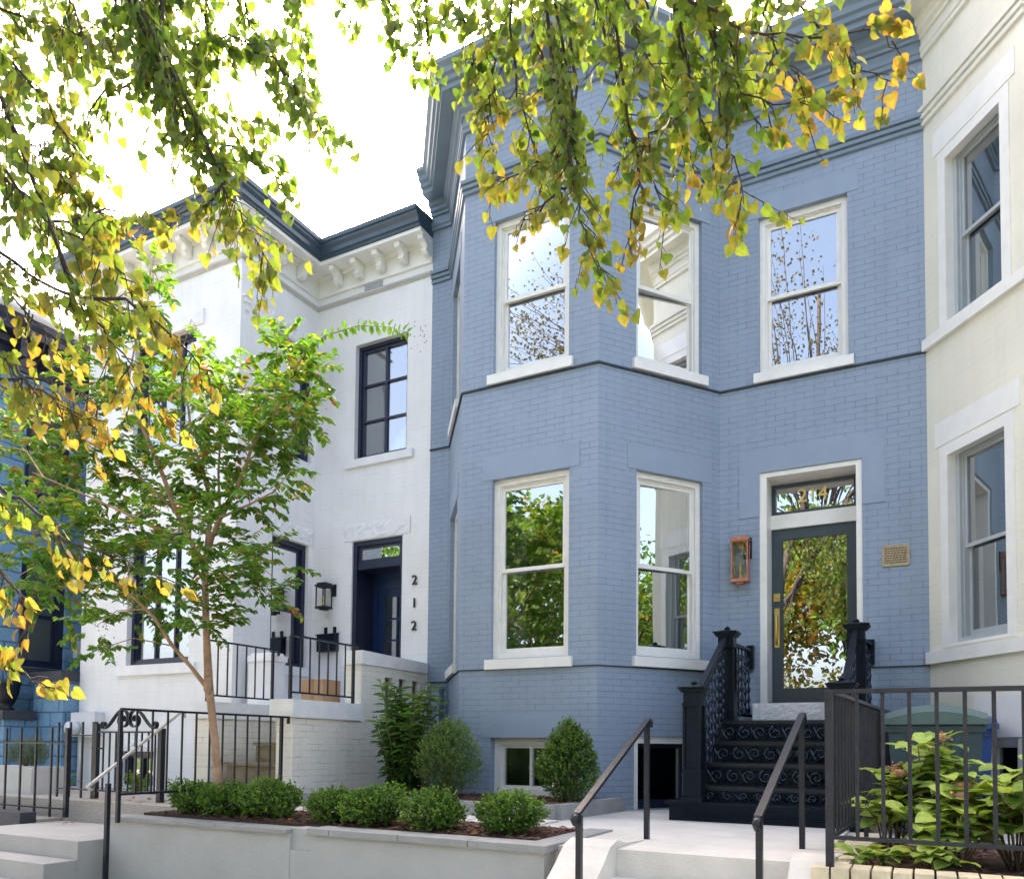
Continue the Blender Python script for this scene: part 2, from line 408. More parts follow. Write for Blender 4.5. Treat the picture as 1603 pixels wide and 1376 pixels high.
TWIGS=[
 ([(-1.43, 3.15, 5.22), (-1.4, 3.12, 4.85), (-1.37, 3.1, 4.58), (-1.34, 3.07, 4.25), (-1.34, 3.05, 4.01), (-1.3, 3.05, 3.81), (-1.24, 3.07, 3.64), (-1.18, 3.09, 3.53)], 52, 0.2, 0.3, 0.085),
 ([(-1.42, 3.37, 5.42), (-1.34, 3.37, 5.01), (-1.27, 3.37, 4.72), (-1.19, 3.37, 4.41), (-1.11, 3.36, 4.19), (-1.04, 3.41, 4.0)], 52, 0.22, 0.25, 0.085),
 ([(-1.06, 3.45, 5.29), (-0.99, 3.45, 4.89), (-0.93, 3.44, 4.61), (-0.87, 3.42, 4.37), (-0.81, 3.41, 4.13), (-0.66, 3.5, 3.99)], 50, 0.2, 0.3, 0.085),
 ([(-0.9, 3.32, 5.12), (-0.85, 3.36, 4.81), (-0.77, 3.36, 4.54), (-0.68, 3.35, 4.36), (-0.51, 3.45, 4.31), (-0.34, 3.54, 4.32)], 50, 0.18, 0.4, 0.085),
 ([(-0.99, 3.06, 4.83), (-0.76, 3.19, 4.62), (-0.57, 3.3, 4.53), (-0.35, 3.41, 4.52), (-0.14, 3.52, 4.56), (-0.08, 3.56, 4.48)], 44, 0.14, 0.55, 0.085),
 ([(-0.65, 3.45, 5.06), (-0.5, 3.54, 4.87), (-0.32, 3.59, 4.63), (-0.22, 3.65, 4.52), (-0.11, 3.65, 4.42)], 44, 0.14, 0.5, 0.085),
 ([(-1.73, 3.31, 5.52), (-1.68, 3.3, 5.13), (-1.64, 3.27, 4.96), (-1.59, 3.26, 4.73), (-1.51, 3.25, 4.45), (-1.52, 3.25, 4.3)], 50, 0.2, 0.3, 0.085),
 ([(-2.0, 3.28, 5.62), (-1.92, 3.28, 5.25), (-1.87, 3.26, 4.98), (-1.85, 3.23, 4.75), (-1.85, 3.18, 4.55), (-1.82, 3.21, 4.31)], 46, 0.17, 0.4, 0.085),
 ([(-1.34, 3.07, 4.25), (-1.46, 3.07, 4.16), (-1.58, 3.01, 4.08), (-1.68, 2.96, 4.06)], 48, 0.12, 0.55, 0.085),
 ([(-1.34, 3.05, 4.01), (-1.41, 2.99, 3.91), (-1.48, 2.96, 3.85), (-1.53, 2.93, 3.81)], 40, 0.1, 0.75, 0.085),
 ([(-1.19, 3.37, 4.41), (-1.14, 3.35, 4.17), (-1.17, 3.34, 3.99), (-1.18, 3.34, 3.8)], 34, 0.1, 0.75, 0.085),
 ([(-0.93, 3.44, 4.61), (-1.02, 3.35, 4.36), (-1.08, 3.26, 4.21), (-1.21, 3.2, 4.12)], 50, 0.16, 0.35, 0.085),
 ([(-2.34, 3.31, 5.82), (-2.26, 3.26, 5.42), (-2.21, 3.19, 5.13), (-2.23, 3.19, 4.98)], 40, 0.12, 0.08, 0.085),
 ([(-2.64, 3.37, 6.02), (-2.57, 3.32, 5.64), (-2.45, 3.28, 5.36), (-2.43, 3.29, 5.22)], 34, 0.1, 0.05, 0.085),
 ([(-2.81, 3.29, 6.02), (-2.73, 3.23, 5.64), (-2.76, 3.22, 5.5)], 40, 0.1, 0.05, 0.085),
 ([(-2.12, 3.22, 5.58), (-2.05, 3.21, 5.25), (-1.97, 3.21, 5.04), (-1.94, 3.23, 4.85), (-1.93, 3.25, 4.76)], 44, 0.14, 0.2, 0.085),
 ([(-1.17, 3.07, 4.96), (-1.11, 3.11, 4.71), (-1.05, 3.15, 4.52), (-0.98, 3.2, 4.41)], 50, 0.16, 0.2, 0.085),
 ([(-0.77, 3.36, 4.54), (-0.76, 3.32, 4.27), (-0.72, 3.35, 4.08), (-0.68, 3.38, 3.89)], 30, 0.08, 0.5, 0.085),
 ([(-0.68, 3.35, 4.36), (-0.63, 3.39, 4.25), (-0.55, 3.43, 4.18)], 26, 0.06, 0.5, 0.085),
 ([(-1.69, 3.12, 5.28), (-1.7, 3.13, 4.93), (-1.67, 3.16, 4.6), (-1.6, 3.21, 4.36), (-1.57, 3.23, 4.15)], 46, 0.16, 0.35, 0.085),
 ([(-1.23, 3.58, 5.46), (-1.17, 3.63, 5.05), (-1.05, 3.66, 4.57), (-0.97, 3.66, 4.35)], 46, 0.18, 0.3, 0.085),
 ([(-0.59, 3.59, 5.2), (-0.62, 3.59, 4.9), (-0.57, 3.57, 4.63), (-0.45, 3.58, 4.53)], 46, 0.16, 0.4, 0.085),
 ([(-3.68, 2.72, 5.91), (-3.57, 2.68, 5.43), (-3.5, 2.63, 5.07), (-3.42, 2.62, 4.87), (-3.27, 2.65, 4.62), (-3.11, 2.7, 4.36), (-2.96, 2.73, 4.12), (-2.85, 2.8, 3.9)], 64, 0.26, 0.32, 0.09),
 ([(-3.99, 2.77, 6.11), (-3.88, 2.74, 5.65), (-3.81, 2.67, 5.38), (-3.73, 2.72, 5.18), (-3.38, 2.81, 4.96), (-3.14, 2.94, 4.82)], 60, 0.24, 0.18, 0.09),
 ([(-3.72, 2.83, 5.47), (-3.56, 2.91, 5.44), (-3.41, 2.99, 5.48), (-3.19, 3.12, 5.37), (-3.03, 3.21, 5.16), (-2.95, 3.26, 4.95)], 50, 0.22, 0.05, 0.1),
 ([(-3.6, 3.08, 6.21), (-3.45, 3.07, 5.86), (-3.37, 3.12, 5.64), (-3.23, 3.21, 5.39), (-3.13, 3.27, 5.17)], 50, 0.22, 0.05, 0.1),
 ([(-3.47, 3.37, 6.38), (-3.3, 3.37, 5.98), (-3.23, 3.41, 5.75), (-3.27, 3.4, 5.52)], 44, 0.16, 0.04, 0.1),
 ([(-3.27, 2.65, 4.62), (-3.15, 2.83, 4.65), (-3.05, 3.0, 4.62), (-2.97, 3.04, 4.49)], 44, 0.14, 0.12, 0.09),
 ([(-3.5, 2.63, 5.07), (-3.65, 2.55, 4.99), (-3.79, 2.48, 4.87), (-3.86, 2.45, 4.69), (-3.8, 2.49, 4.54)], 44, 0.18, 0.2, 0.09),
 ([(-4.3, 2.07, 5.4), (-4.02, 2.12, 5.17), (-3.86, 2.21, 5.1), (-3.69, 2.3, 5.04), (-3.52, 2.39, 4.98)], 56, 0.22, 0.3, 0.09),
 ([(-4.11, 1.96, 4.99), (-3.95, 2.06, 4.87), (-3.71, 2.08, 4.66), (-3.61, 2.14, 4.52), (-3.53, 2.19, 4.31), (-3.46, 2.24, 4.13), (-3.38, 2.29, 3.95)], 52, 0.22, 0.38, 0.09),
 ([(-3.71, 1.76, 4.19), (-3.41, 1.82, 3.95), (-3.32, 1.87, 3.82), (-3.23, 1.93, 3.71), (-3.08, 2.01, 3.63), (-2.99, 2.06, 3.53), (-2.92, 2.1, 3.4)], 54, 0.2, 0.45, 0.095),
 ([(-3.92, 1.86, 4.58), (-3.77, 1.95, 4.4), (-3.64, 2.02, 4.3), (-3.49, 2.11, 4.14), (-3.34, 2.2, 3.97)], 50, 0.2, 0.35, 0.09),
 ([(-3.42, 2.05, 3.84), (-3.24, 2.14, 3.9), (-3.12, 2.2, 3.88), (-2.97, 2.28, 3.86)], 30, 0.14, 0.3, 0.085),
 ([(-3.97, 2.69, 5.47), (-4.16, 2.59, 5.61), (-4.35, 2.48, 5.75)], 60, 0.25, 0.15, 0.09),
 ([(-3.67, 2.94, 6.08), (-3.61, 2.99, 5.75), (-3.5, 2.95, 5.41), (-3.6, 2.9, 5.23)], 60, 0.22, 0.2, 0.09),
 ([(-4.03, 2.43, 5.77), (-4.0, 2.45, 5.5), (-3.94, 2.49, 5.33), (-4.04, 2.45, 5.12)], 60, 0.22, 0.3, 0.09),
 ([(-3.11, 2.7, 4.36), (-3.11, 2.64, 4.21), (-3.25, 2.57, 4.13), (-3.35, 2.52, 4.11)], 40, 0.12, 0.6, 0.085),
 ([(-3.28, 1.57, 3.56), (-3.11, 1.67, 3.39), (-2.98, 1.74, 3.3), (-2.85, 1.81, 3.23), (-2.74, 1.87, 3.08), (-2.65, 1.93, 2.94), (-2.57, 1.98, 2.82)], 40, 0.14, 0.75, 0.095),
 ([(-2.85, 1.81, 3.23), (-2.7, 1.89, 3.23), (-2.57, 1.96, 3.16), (-2.46, 2.02, 3.01), (-2.39, 2.07, 2.94)], 40, 0.12, 0.8, 0.09),
 ([(-3.04, 1.49, 3.09), (-2.9, 1.57, 2.91), (-2.8, 1.63, 2.82), (-2.7, 1.68, 2.73), (-2.6, 1.74, 2.66)], 40, 0.13, 0.85, 0.095),
 ([(-3.15, 1.55, 2.95), (-3.01, 1.63, 2.86), (-2.88, 1.7, 2.89), (-2.78, 1.75, 2.86), (-2.68, 1.81, 2.77)], 36, 0.12, 0.85, 0.09),
 ([(-2.92, 1.47, 2.55), (-2.8, 1.53, 2.4), (-2.71, 1.59, 2.34), (-2.61, 1.64, 2.23), (-2.46, 1.73, 2.19), (-2.34, 1.79, 2.12)], 22, 0.09, 0.95, 0.095),
 ([(-2.81, 1.42, 2.26), (-2.72, 1.48, 2.14), (-2.65, 1.52, 2.03), (-2.61, 1.54, 1.93)], 24, 0.08, 0.9, 0.095),
 ([(-2.82, 1.43, 1.97), (-2.72, 1.49, 1.84), (-2.63, 1.54, 1.76), (-2.56, 1.58, 1.72)], 26, 0.06, 0.8, 0.1),
 ([(-3.34, 1.65, 3.45), (-3.19, 1.74, 3.33), (-3.1, 1.79, 3.23), (-3.01, 1.84, 3.06)], 40, 0.14, 0.7, 0.09),
]
MYRTLE=[
 ([(-5.76, 5.2, 0.84), (-5.77, 5.18, 1.09), (-5.8, 5.14, 1.5), (-5.84, 5.11, 1.91), (-5.85, 5.09, 2.06), (-5.86, 5.06, 2.5), (-5.87, 5.04, 2.91), (-5.87, 5.03, 3.18)], [0.075, 0.072, 0.066, 0.064, 0.075, 0.058, 0.055, 0.055]),
 ([(-5.86, 5.09, 2.04), (-5.91, 4.94, 2.23), (-5.97, 4.78, 2.41), (-6.03, 4.63, 2.65), (-6.11, 4.52, 2.78), (-6.29, 4.36, 2.99), (-6.53, 4.17, 3.15)], [0.04, 0.034, 0.03, 0.028, 0.022, 0.014, 0.008]),
 ([(-5.87, 5.03, 3.18), (-5.98, 4.96, 3.38), (-6.06, 4.85, 3.66), (-6.16, 4.78, 3.98), (-6.23, 4.67, 4.28), (-6.33, 4.61, 4.54), (-6.48, 4.63, 4.84), (-6.4, 4.65, 5.31), (-6.26, 4.7, 5.78), (-6.28, 4.68, 6.05)], [0.045, 0.04, 0.036, 0.034, 0.03, 0.028, 0.02, 0.012, 0.008, 0.004]),
 ([(-5.87, 5.03, 3.18), (-5.93, 5.1, 3.41), (-5.94, 5.14, 3.72), (-6.02, 5.14, 4.03), (-6.13, 5.06, 4.4), (-6.15, 5.03, 4.7), (-6.23, 4.97, 5.12), (-6.12, 5.01, 5.54), (-5.91, 5.14, 5.18)], [0.045, 0.04, 0.032, 0.028, 0.024, 0.02, 0.013, 0.008, 0.003]),
 ([(-5.85, 5.03, 3.32), (-5.58, 4.94, 3.56), (-5.44, 4.95, 3.75), (-5.3, 4.95, 3.98), (-5.25, 4.97, 4.15), (-5.07, 5.05, 4.49), (-4.94, 5.1, 4.78), (-4.81, 5.16, 5.01), (-4.66, 5.23, 5.14), (-4.41, 5.36, 5.23), (-4.16, 5.49, 5.22), (-3.99, 5.59, 5.16)], [0.04, 0.034, 0.03, 0.026, 0.024, 0.018, 0.014, 0.011, 0.009, 0.007, 0.005, 0.003]),
 ([(-5.86, 5.03, 3.2), (-5.98, 5.28, 3.76), (-5.99, 5.26, 4.13), (-6.01, 5.29, 4.46), (-5.96, 5.36, 4.79), (-5.82, 5.42, 5.03)], [0.035, 0.026, 0.02, 0.017, 0.012, 0.006]),
 ([(-5.89, 4.89, 3.35), (-5.8, 4.49, 3.36), (-5.91, 4.2, 3.46), (-6.14, 3.96, 3.59), (-6.36, 3.72, 3.71)], [0.03, 0.024, 0.018, 0.012, 0.006]),
 ([(-6.1, 4.88, 3.67), (-6.79, 4.95, 4.16), (-7.3, 4.89, 4.48), (-7.74, 4.76, 4.77), (-8.23, 4.6, 4.93)], [0.026, 0.02, 0.015, 0.01, 0.005]),
 ([(-5.87, 5.04, 2.91), (-5.35, 4.86, 2.98), (-5.01, 4.81, 3.07), (-4.81, 4.8, 2.94)], [0.02, 0.014, 0.009, 0.004]),
 ([(-5.58, 4.94, 3.56), (-5.12, 4.84, 3.59), (-4.86, 4.86, 3.67), (-4.71, 4.93, 3.88)], [0.022, 0.016, 0.01, 0.005]),
]
CLUMPS=[(-7.38, 4.37, 4.37, 0.41, 9), (-7.11, 4.69, 4.44, 0.35, 8), (-6.77, 4.94, 4.78, 0.29, 6), (-7.83, 4.65, 4.03, 0.41, 9), (-7.12, 4.71, 4.01, 0.41, 9), (-6.9, 5.1, 4.22, 0.35, 8), (-5.42, 4.46, 4.33, 0.35, 9), (-5.92, 4.86, 4.94, 0.26, 5), (-6.11, 5.52, 4.88, 0.32, 9), (-5.49, 5.39, 4.83, 0.29, 8), (-5.52, 5.75, 5.11, 0.24, 6), (-4.7, 4.98, 4.34, 0.24, 6), (-5.93, 4.9, 4.19, 0.35, 8), (-5.33, 4.87, 4.08, 0.35, 9), (-5.33, 5.32, 4.35, 0.29, 8), (-5.1, 5.49, 4.49, 0.18, 4), (-6.54, 3.9, 3.2, 0.38, 8), (-6.48, 4.25, 3.33, 0.35, 8), (-6.22, 4.48, 3.41, 0.35, 9), (-6.65, 5.24, 3.84, 0.29, 6), (-6.11, 5.28, 4.03, 0.32, 7), (-5.14, 4.85, 3.65, 0.29, 7), (-5.6, 5.6, 4.14, 0.26, 5), (-6.48, 4.15, 2.81, 0.32, 6), (-6.75, 4.75, 3.11, 0.35, 8), (-5.79, 4.48, 3.08, 0.32, 8), (-5.4, 4.48, 3.26, 0.29, 6), (-6.04, 5.51, 3.51, 0.29, 6), (-5.15, 4.95, 3.12, 0.24, 5), (-5.11, 4.99, 2.84, 0.18, 3), (-7.05, 5.18, 2.84, 0.29, 6), (-6.58, 5.26, 2.88, 0.29, 7), (-5.64, 4.84, 2.69, 0.21, 5), (-7.37, 4.99, 2.7, 0.21, 3), (-7.18, 4.41, 3.03, 0.24, 4), (-7.68, 4.32, 3.73, 0.24, 5), (-7.0, 3.92, 4.09, 0.24, 5), (-6.86, 5.1, 5.38, 0.24, 4), (-6.71, 4.77, 5.57, 0.21, 4), (-7.28, 4.9, 5.65, 0.18, 3), (-6.68, 5.09, 5.92, 0.16, 3), (-6.04, 4.5, 5.73, 0.12, 2), (-5.55, 4.9, 4.88, 0.21, 4), (-4.89, 4.93, 4.94, 0.16, 4), (-5.43, 4.73, 2.52, 0.18, 3), (-6.17, 4.22, 2.33, 0.09, 1), (-4.88, 5.16, 4.87, 0.15, 4), (-7.53, 4.32, 3.1, 0.18, 3), (-5.22, 4.6, 2.94, 0.24, 5), (-6.81, 4.73, 5.01, 0.24, 4), (-6.63, 4.3, 4.62, 0.24, 4)]
# ------------------------------------------------------------------ window makers
def sash_ring(mb, F, a, b, o, c, d, w, t, mat=0, bot=None):
    """four-sided rail ring, outer a..b, c..d, front face at depth o, t thick"""
    bt = bot or w
    mb.fbox(F, a, a + w, o - t, o, c, d, mat); mb.fbox(F, b - w, b, o - t, o, c, d, mat)
    mb.fbox(F, a + w, b - w, o - t, o, d - w, d, mat); mb.fbox(F, a + w, b - w, o - t, o, c, c + bt, mat)

def double_hung(F, s0, s1, z0, z1, parent, fm, gm, sillm=None, sill_h=.12, sill_over=.055, sill_out=.05, frame_w=.062,
                mid=.5, lintel=None, lintelm=None, curtain=None, blind=False, setback=.055, sash_w=.042, sill_z=None, frame_label=None, rot=0.0):
    mb = MB()
    sash_ring(mb, F, s0, s1, -setback, z0, z1, frame_w, .11, 0, bot=.05)
    # stop bead, a second thin step inside the frame
    e = frame_w
    sash_ring(mb, F, s0 + e - .002, s1 - e + .002, -setback - .03, z0 + .045, z1 - e + .002, .018, .07, 0)
    w = mb.build('window', fm, parent, label=frame_label)
    a, b = s0 + e + .012, s1 - e - .012; c, d = z0 + .055, z1 - e - .012
    zm = c + (d - c) * mid
    up = MB(); sash_ring(up, F, a, b, -setback - .045, zm - .022, d, sash_w, .035); up.build('sash', fm, w)
    lo = MB(); sash_ring(lo, F, a, b, -setback - .085, c, zm + .03, sash_w, .035, bot=.07); lo.build('sash', fm, w)
    g = MB()
    ga, gb = a + sash_w - .004, b - sash_w + .004; ro = (gb - ga) / 2 * math.tan(rot)
    for o, zl, zh in ((-setback - .063, zm + .012, d - sash_w + .004), (-setback - .103, c + .066, zm - .008)):
        P = F.pt
        g.hexa([P(ga, o - .003 - ro, zl), P(gb, o - .003 + ro, zl), P(gb, o + .003 + ro, zl), P(ga, o + .003 - ro, zl),
                P(ga, o - .003 - ro, zh), P(gb, o - .003 + ro, zh), P(gb, o + .003 + ro, zh), P(ga, o + .003 - ro, zh)])
    g.build('glass', gm, w)
    if sillm:
        s = MB(); zs = z0 if sill_z is None else sill_z
        P = F.pt; A, B = s0 - sill_over, s1 + sill_over
        s.hexa([P(A, -.09, zs - sill_h), P(B, -.09, zs - sill_h), P(B, sill_out, zs - sill_h), P(A, sill_out, zs - sill_h),
                P(A, -.09, zs + .006), P(B, -.09, zs + .006), P(B, sill_out, zs - .012), P(A, sill_out, zs - .012)][::1])
        s.build('sill', sillm, w)
    if lintel:
        l = MB(); l.fbox(F, s0 - lintel[0], s1 + lintel[0], -.03, .007, z1 + .004, z1 + lintel[1]); l.build('lintel', lintelm, w)
    if curtain:
        cm = MB(); ca, cb = curtain; n = max(6, int((cb - ca) / .025)); o = -setback - .22
        for i in range(n):
            x0 = ca + (cb - ca) * i / n; x1 = ca + (cb - ca) * (i + 1) / n
            y0 = o - .018 * math.sin(i * 1.9) - .012 * math.sin(i * .7); y1 = o - .018 * math.sin((i + 1) * 1.9) - .012 * math.sin((i + 1) * .7)
            cm.face([F.pt(x0, y0, z0 - .1), F.pt(x1, y1, z0 - .1), F.pt(x1, y1, z1 + .05), F.pt(x0, y0, z1 + .05)], 0, smooth=True)
        cm.build('curtain', M['curtain'], w)
    if blind:
        bm_ = MB(); z = z0 + .1
        top = zm if blind == 'low' else z1 - .1
        while z < top:
            bm_.hexa([F.pt(a + .04, -setback - .17, z), F.pt(b - .04, -setback - .17, z), F.pt(b - .04, -setback - .15, z + .012), F.pt(a + .04, -setback - .15, z + .012),
                      F.pt(a + .04, -setback - .168, z + .003), F.pt(b - .04, -setback - .168, z + .003), F.pt(b - .04, -setback - .148, z + .015), F.pt(a + .04, -setback - .148, z + .015)])
            z += .024
        bm_.build('blind', M['blind'], w)
    return w

def casement(F, s0, s1, z0, z1, parent, fm, gm, cols=1, rows=1, setback=.08, fw=.06, bars=None, sillm=None, lintelm=None, sill=None, lintel=None, curtain=None):
    mb = MB(); sash_ring(mb, F, s0, s1, -setback, z0, z1, fw, .1)
    w = mb.build('window', fm, parent)
    a, b, c, d = s0 + fw - .004, s1 - fw + .004, z0 + fw - .004, z1 - fw + .004
    sb = MB(); sash_ring(sb, F, a, b, -setback - .03, c, d, .04, .05)
    xs = bars if bars else [i / cols for i in range(1, cols)]
    for k in xs:
        x = a + (b - a) * k; sb.fbox(F, x - .016, x + .016, -setback - .06, -setback - .026, c + .04, d - .04)
    for j in range(1, rows):
        z = c + (d - c) * j / rows; sb.fbox(F, a + .04, b - .04, -setback - .058, -setback - .028, z - .012, z + .012)
    sb.build('sash', fm, w)
    g = MB(); g.fbox(F, a + .03, b - .03, -setback - .066, -setback - .061, c + .03, d - .03); g.build('glass', gm, w)
    if sill:
        s = MB(); s.fbox(F, s0 - sill[0], s1 + sill[0], -.08, .05, z0 - sill[1], z0 - .006); s.build('sill', sillm, w)
    if lintel:
        l = MB(); rough_block(l, F, s0 - lintel[0], s1 + lintel[0], .03, z1 + .006, z1 + lintel[1]); l.build('lintel', lintelm, w)
    if curtain:
        cm = MB(); ca, cb = curtain; n = 14
        for i in range(n):
            x0 = ca + (cb - ca) * i / n; x1 = ca + (cb - ca) * (i + 1) / n
            cm.face([F.pt(x0, -.3 - .02 * math.sin(i * 1.7), z0), F.pt(x1, -.3 - .02 * math.sin((i + 1) * 1.7), z0), F.pt(x1, -.3 - .02 * math.sin((i + 1) * 1.7), z1), F.pt(x0, -.3 - .02 * math.sin(i * 1.7), z1)], 0, smooth=True)
        cm.build('curtain', M['curtain'], w)
    return w

def rough_block(mb, F, a, b, o, z0, z1, n=24, m=6, amp=.45):
    """rock-faced stone block"""
    rnd = random.Random(int((a + z0) * 1000))
    g = [[F.pt(a + (b - a) * i / n, o + (amp * rnd.uniform(-.016, .020) if 0 < i < n and 0 < j < m else -.012 * amp), z0 + (z1 - z0) * j / m) for j in range(m + 1)] for i in range(n + 1)]
    for i in range(n):
        for j in range(m): mb.face([g[i][j], g[i + 1][j], g[i + 1][j + 1], g[i][j + 1]])
    for i in range(n):
        mb.face([g[i + 1][0], g[i][0], F.pt(a + (b - a) * i / n, -.02, z0), F.pt(a + (b - a) * (i + 1) / n, -.02, z0)])
        mb.face([g[i][m], g[i + 1][m], F.pt(a + (b - a) * (i + 1) / n, -.02, z1), F.pt(a + (b - a) * i / n, -.02, z1)])
    for i, x in ((0, a), (n, b)):
        for j in range(m):
            q = [g[i][j], g[i][j + 1], F.pt(x, -.02, z0 + (z1 - z0) * (j + 1) / m), F.pt(x, -.02, z0 + (z1 - z0) * j / m)]
            mb.face(q if i == 0 else q[::-1])

def text_mesh(txt, name, size, F, s, z, o, mat, parent, depth=.012, align='CENTER', label=None, cat=None, group=None):
    c = bpy.data.curves.new(name, 'FONT'); c.body = txt; c.size = size; c.extrude = depth / 2; c.align_x = align; c.align_y = 'CENTER'
    t = bpy.data.objects.new('tmp', c); COL.objects.link(t)
    dg = bpy.context.evaluated_depsgraph_get(); me = bpy.data.meshes.new_from_object(t.evaluated_get(dg))
    bpy.data.objects.remove(t)
    for v in me.vertices:
        x, y, zz = v.co
        v.co = F.pt(s + x, o + zz, z + y)
    me.materials.clear(); me.materials.append(mat); me.name = name
    o_ = bpy.data.objects.new(name, me); COL.objects.link(o_)
    if parent is not None:
        o_.parent = parent; o_.matrix_parent_inverse = Matrix.Translation(-WL(parent))
    if label: o_['label'] = label
    if cat: o_['category'] = cat
    if group: o_['group'] = group
    return o_

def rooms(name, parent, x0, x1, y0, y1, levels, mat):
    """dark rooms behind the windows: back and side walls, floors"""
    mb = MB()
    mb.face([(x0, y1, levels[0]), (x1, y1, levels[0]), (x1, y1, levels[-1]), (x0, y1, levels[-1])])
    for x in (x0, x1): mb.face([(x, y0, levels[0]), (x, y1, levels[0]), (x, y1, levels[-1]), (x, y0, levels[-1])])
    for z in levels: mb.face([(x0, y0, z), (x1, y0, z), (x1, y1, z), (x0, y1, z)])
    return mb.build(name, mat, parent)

T0 = .87        # terrace level
# ================================================================== BLUE ROWHOUSE
blue = thing('row_house', 'blue painted brick row house with a canted bay, white windows and a glass front door', 'house', (-3, 9, T0), 'row houses along the street')
PB = [(-6.085, 9.0), (-5.762, 9.0), (-4.755, 7.687), (-3.063, 7.687), (-2.088, 9.0), (.02, 9.0)]
Fm = Frame((-6.085, 9.0), (.02, 9.0))
Fl = Frame(PB[1], PB[2]); Ff = Frame(PB[2], PB[3]); Fr = Frame(PB[3], PB[4])
ZT = 9.30
wb = MB()
DO = (4.437, 5.49, 2.035, 4.62)           # door opening on Fm (X -1.648..-.595)
MU = (4.44, 5.37, 5.765, 7.56)
wall_panel(wb, Fm, .4, ZT, [], s0=0, s1=.323)
wall_panel(wb, Fm, .4, ZT, [DO + (.40,), MU], s0=3.997, uo=0)
FU = (.405, 1.345, 5.765, 7.56); FL = (.41, 1.36, 2.515, 4.548); FB = (.42, 1.31, .995, 1.632)
wall_panel(wb, Ff, .4, ZT, [FU, FL, FB + (.26,)], uo=2.3)
RU = (.48, 1.38, 5.775, 7.58); RL = (.49, 1.39, 2.53, 4.552); RB = (.465, 1.28, .875, 1.655)
wall_panel(wb, Fr, .4, ZT, [RU, RL, RB + (.3,)], uo=4.0)
LU = (.27, 1.17, 5.775, 7.58); LL = (.27, 1.17, 2.53, 4.552)
wall_panel(wb, Fl, .4, ZT, [LU, LL], uo=.6)
wb.face([(-6.085, 9, ZT), (-5.762, 9, ZT), (-4.755, 7.687, ZT), (-3.063, 7.687, ZT), (-2.088, 9, ZT), (.02, 9, ZT), (.02, 16, ZT), (-6.085, 16, ZT)], 1)
wb.face([(-6.085, 9, .4), (-6.085, 16, .4), (-6.085, 16, ZT), (-6.085, 9, ZT)], 0, [(0, .4), (7, .4), (7, ZT), (0, ZT)])
wb.build('wall', [M['blue_brick'], M['cap_dark']], blue)
# cornice, frieze moulding, belt flashings
cp = [(0, 8.74), (.035, 8.745), (.035, 8.79), (.05, 8.80), (.055, 8.845), (.03, 8.85), (.03, 8.93), (.055, 8.935), (.06, 8.965), (.095, 8.985), (.10, 9.02),
      (.135, 9.04), (.14, 9.10), (.30, 9.105), (.30, 9.165), (.335, 9.175), (.345, 9.22), (.38, 9.235), (.395, 9.29), (.44, 9.325), (.445, 9.375), (0, 9.40)]
mb = MB(); mb.sweep(PB, cp); mb.build('cornice', M['blue_cornice'], blue)
fp = [(0, 7.985), (.028, 7.99), (.034, 8.025), (.012, 8.030), (.012, 8.042), (.045, 8.047), (.052, 8.083), (.022, 8.088), (.022, 8.10), (.062, 8.106), (.066, 8.145), (0, 8.16)]
mb = MB(); mb.sweep(PB, fp); mb.build('frieze_moulding', M['blue_cornice'], blue)
mb = MB(); mb.sweep(PB, [(-.01, 5.622), (.022, 5.622), (.022, 5.640), (-.01, 5.652)]); mb.build('belt_flashing', M['flashing_shadow'], blue)
# slim dark strip painting in the overhang's shadow line at the water table (not across the door)
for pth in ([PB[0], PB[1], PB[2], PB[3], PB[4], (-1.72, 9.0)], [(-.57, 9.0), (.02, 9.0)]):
    mb = MB(); mb.sweep(pth, [(-.01, 2.392), (.016, 2.392), (.016, 2.402), (-.01, 2.41)]); mb.build('painted_shadow_strip', M['flashing_shadow'], blue)
double_hung(Fm, *MU, blue, M['frame_white'], M['glass_up'], M['sill_white'], lintel=(.11, .235), lintelm=M['blue_smooth'])
double_hung(Ff, *FU, blue, M['frame_white'], M['glass_up'], M['sill_white'], lintel=(.11, .235), lintelm=M['blue_smooth'])
double_hung(Fr, *RU, blue, M['frame_white'], M['glass_up'], M['sill_white'], rot=R(3.4), lintel=(.11, .235), lintelm=M['blue_smooth'])
double_hung(Fl, *LU, blue, M['frame_white'], M['glass_up'], M['sill_white'], lintel=(.11, .235), lintelm=M['blue_smooth'])
double_hung(Ff, *FL, blue, M['frame_white'], M['glass'], M['sill_white'], lintel=(.12, .27), lintelm=M['blue_smooth'], curtain=(.42, .70))
double_hung(Fr, *RL, blue, M['frame_white'], M['glass'], M['sill_white'], rot=R(3.4), lintel=(.12, .27), lintelm=M['blue_smooth'], curtain=(1.02, 1.36))
double_hung(Fl, *LL, blue, M['frame_white'], M['glass'], M['sill_white'], lintel=(.12, .27), lintelm=M['blue_smooth'])
# basement window: two sliding sashes under a smooth lintel
w = casement(Ff, *FB, blue, M['frame_white'], M['glass_dark'], cols=2, setback=.10, fw=.075)
l = MB(); l.fbox(Ff, .30, 1.43, -.03, .007, 1.636, 1.90); l.build('lintel', M['blue_smooth'], w)
cm = MB(); cm.face([Ff.pt(.45, -.40, 1.0), Ff.pt(.70, -.40, 1.0), Ff.pt(.70, -.40, 1.6), Ff.pt(.45, -.40, 1.6)]); cm.build('curtain', M['blind'], w)
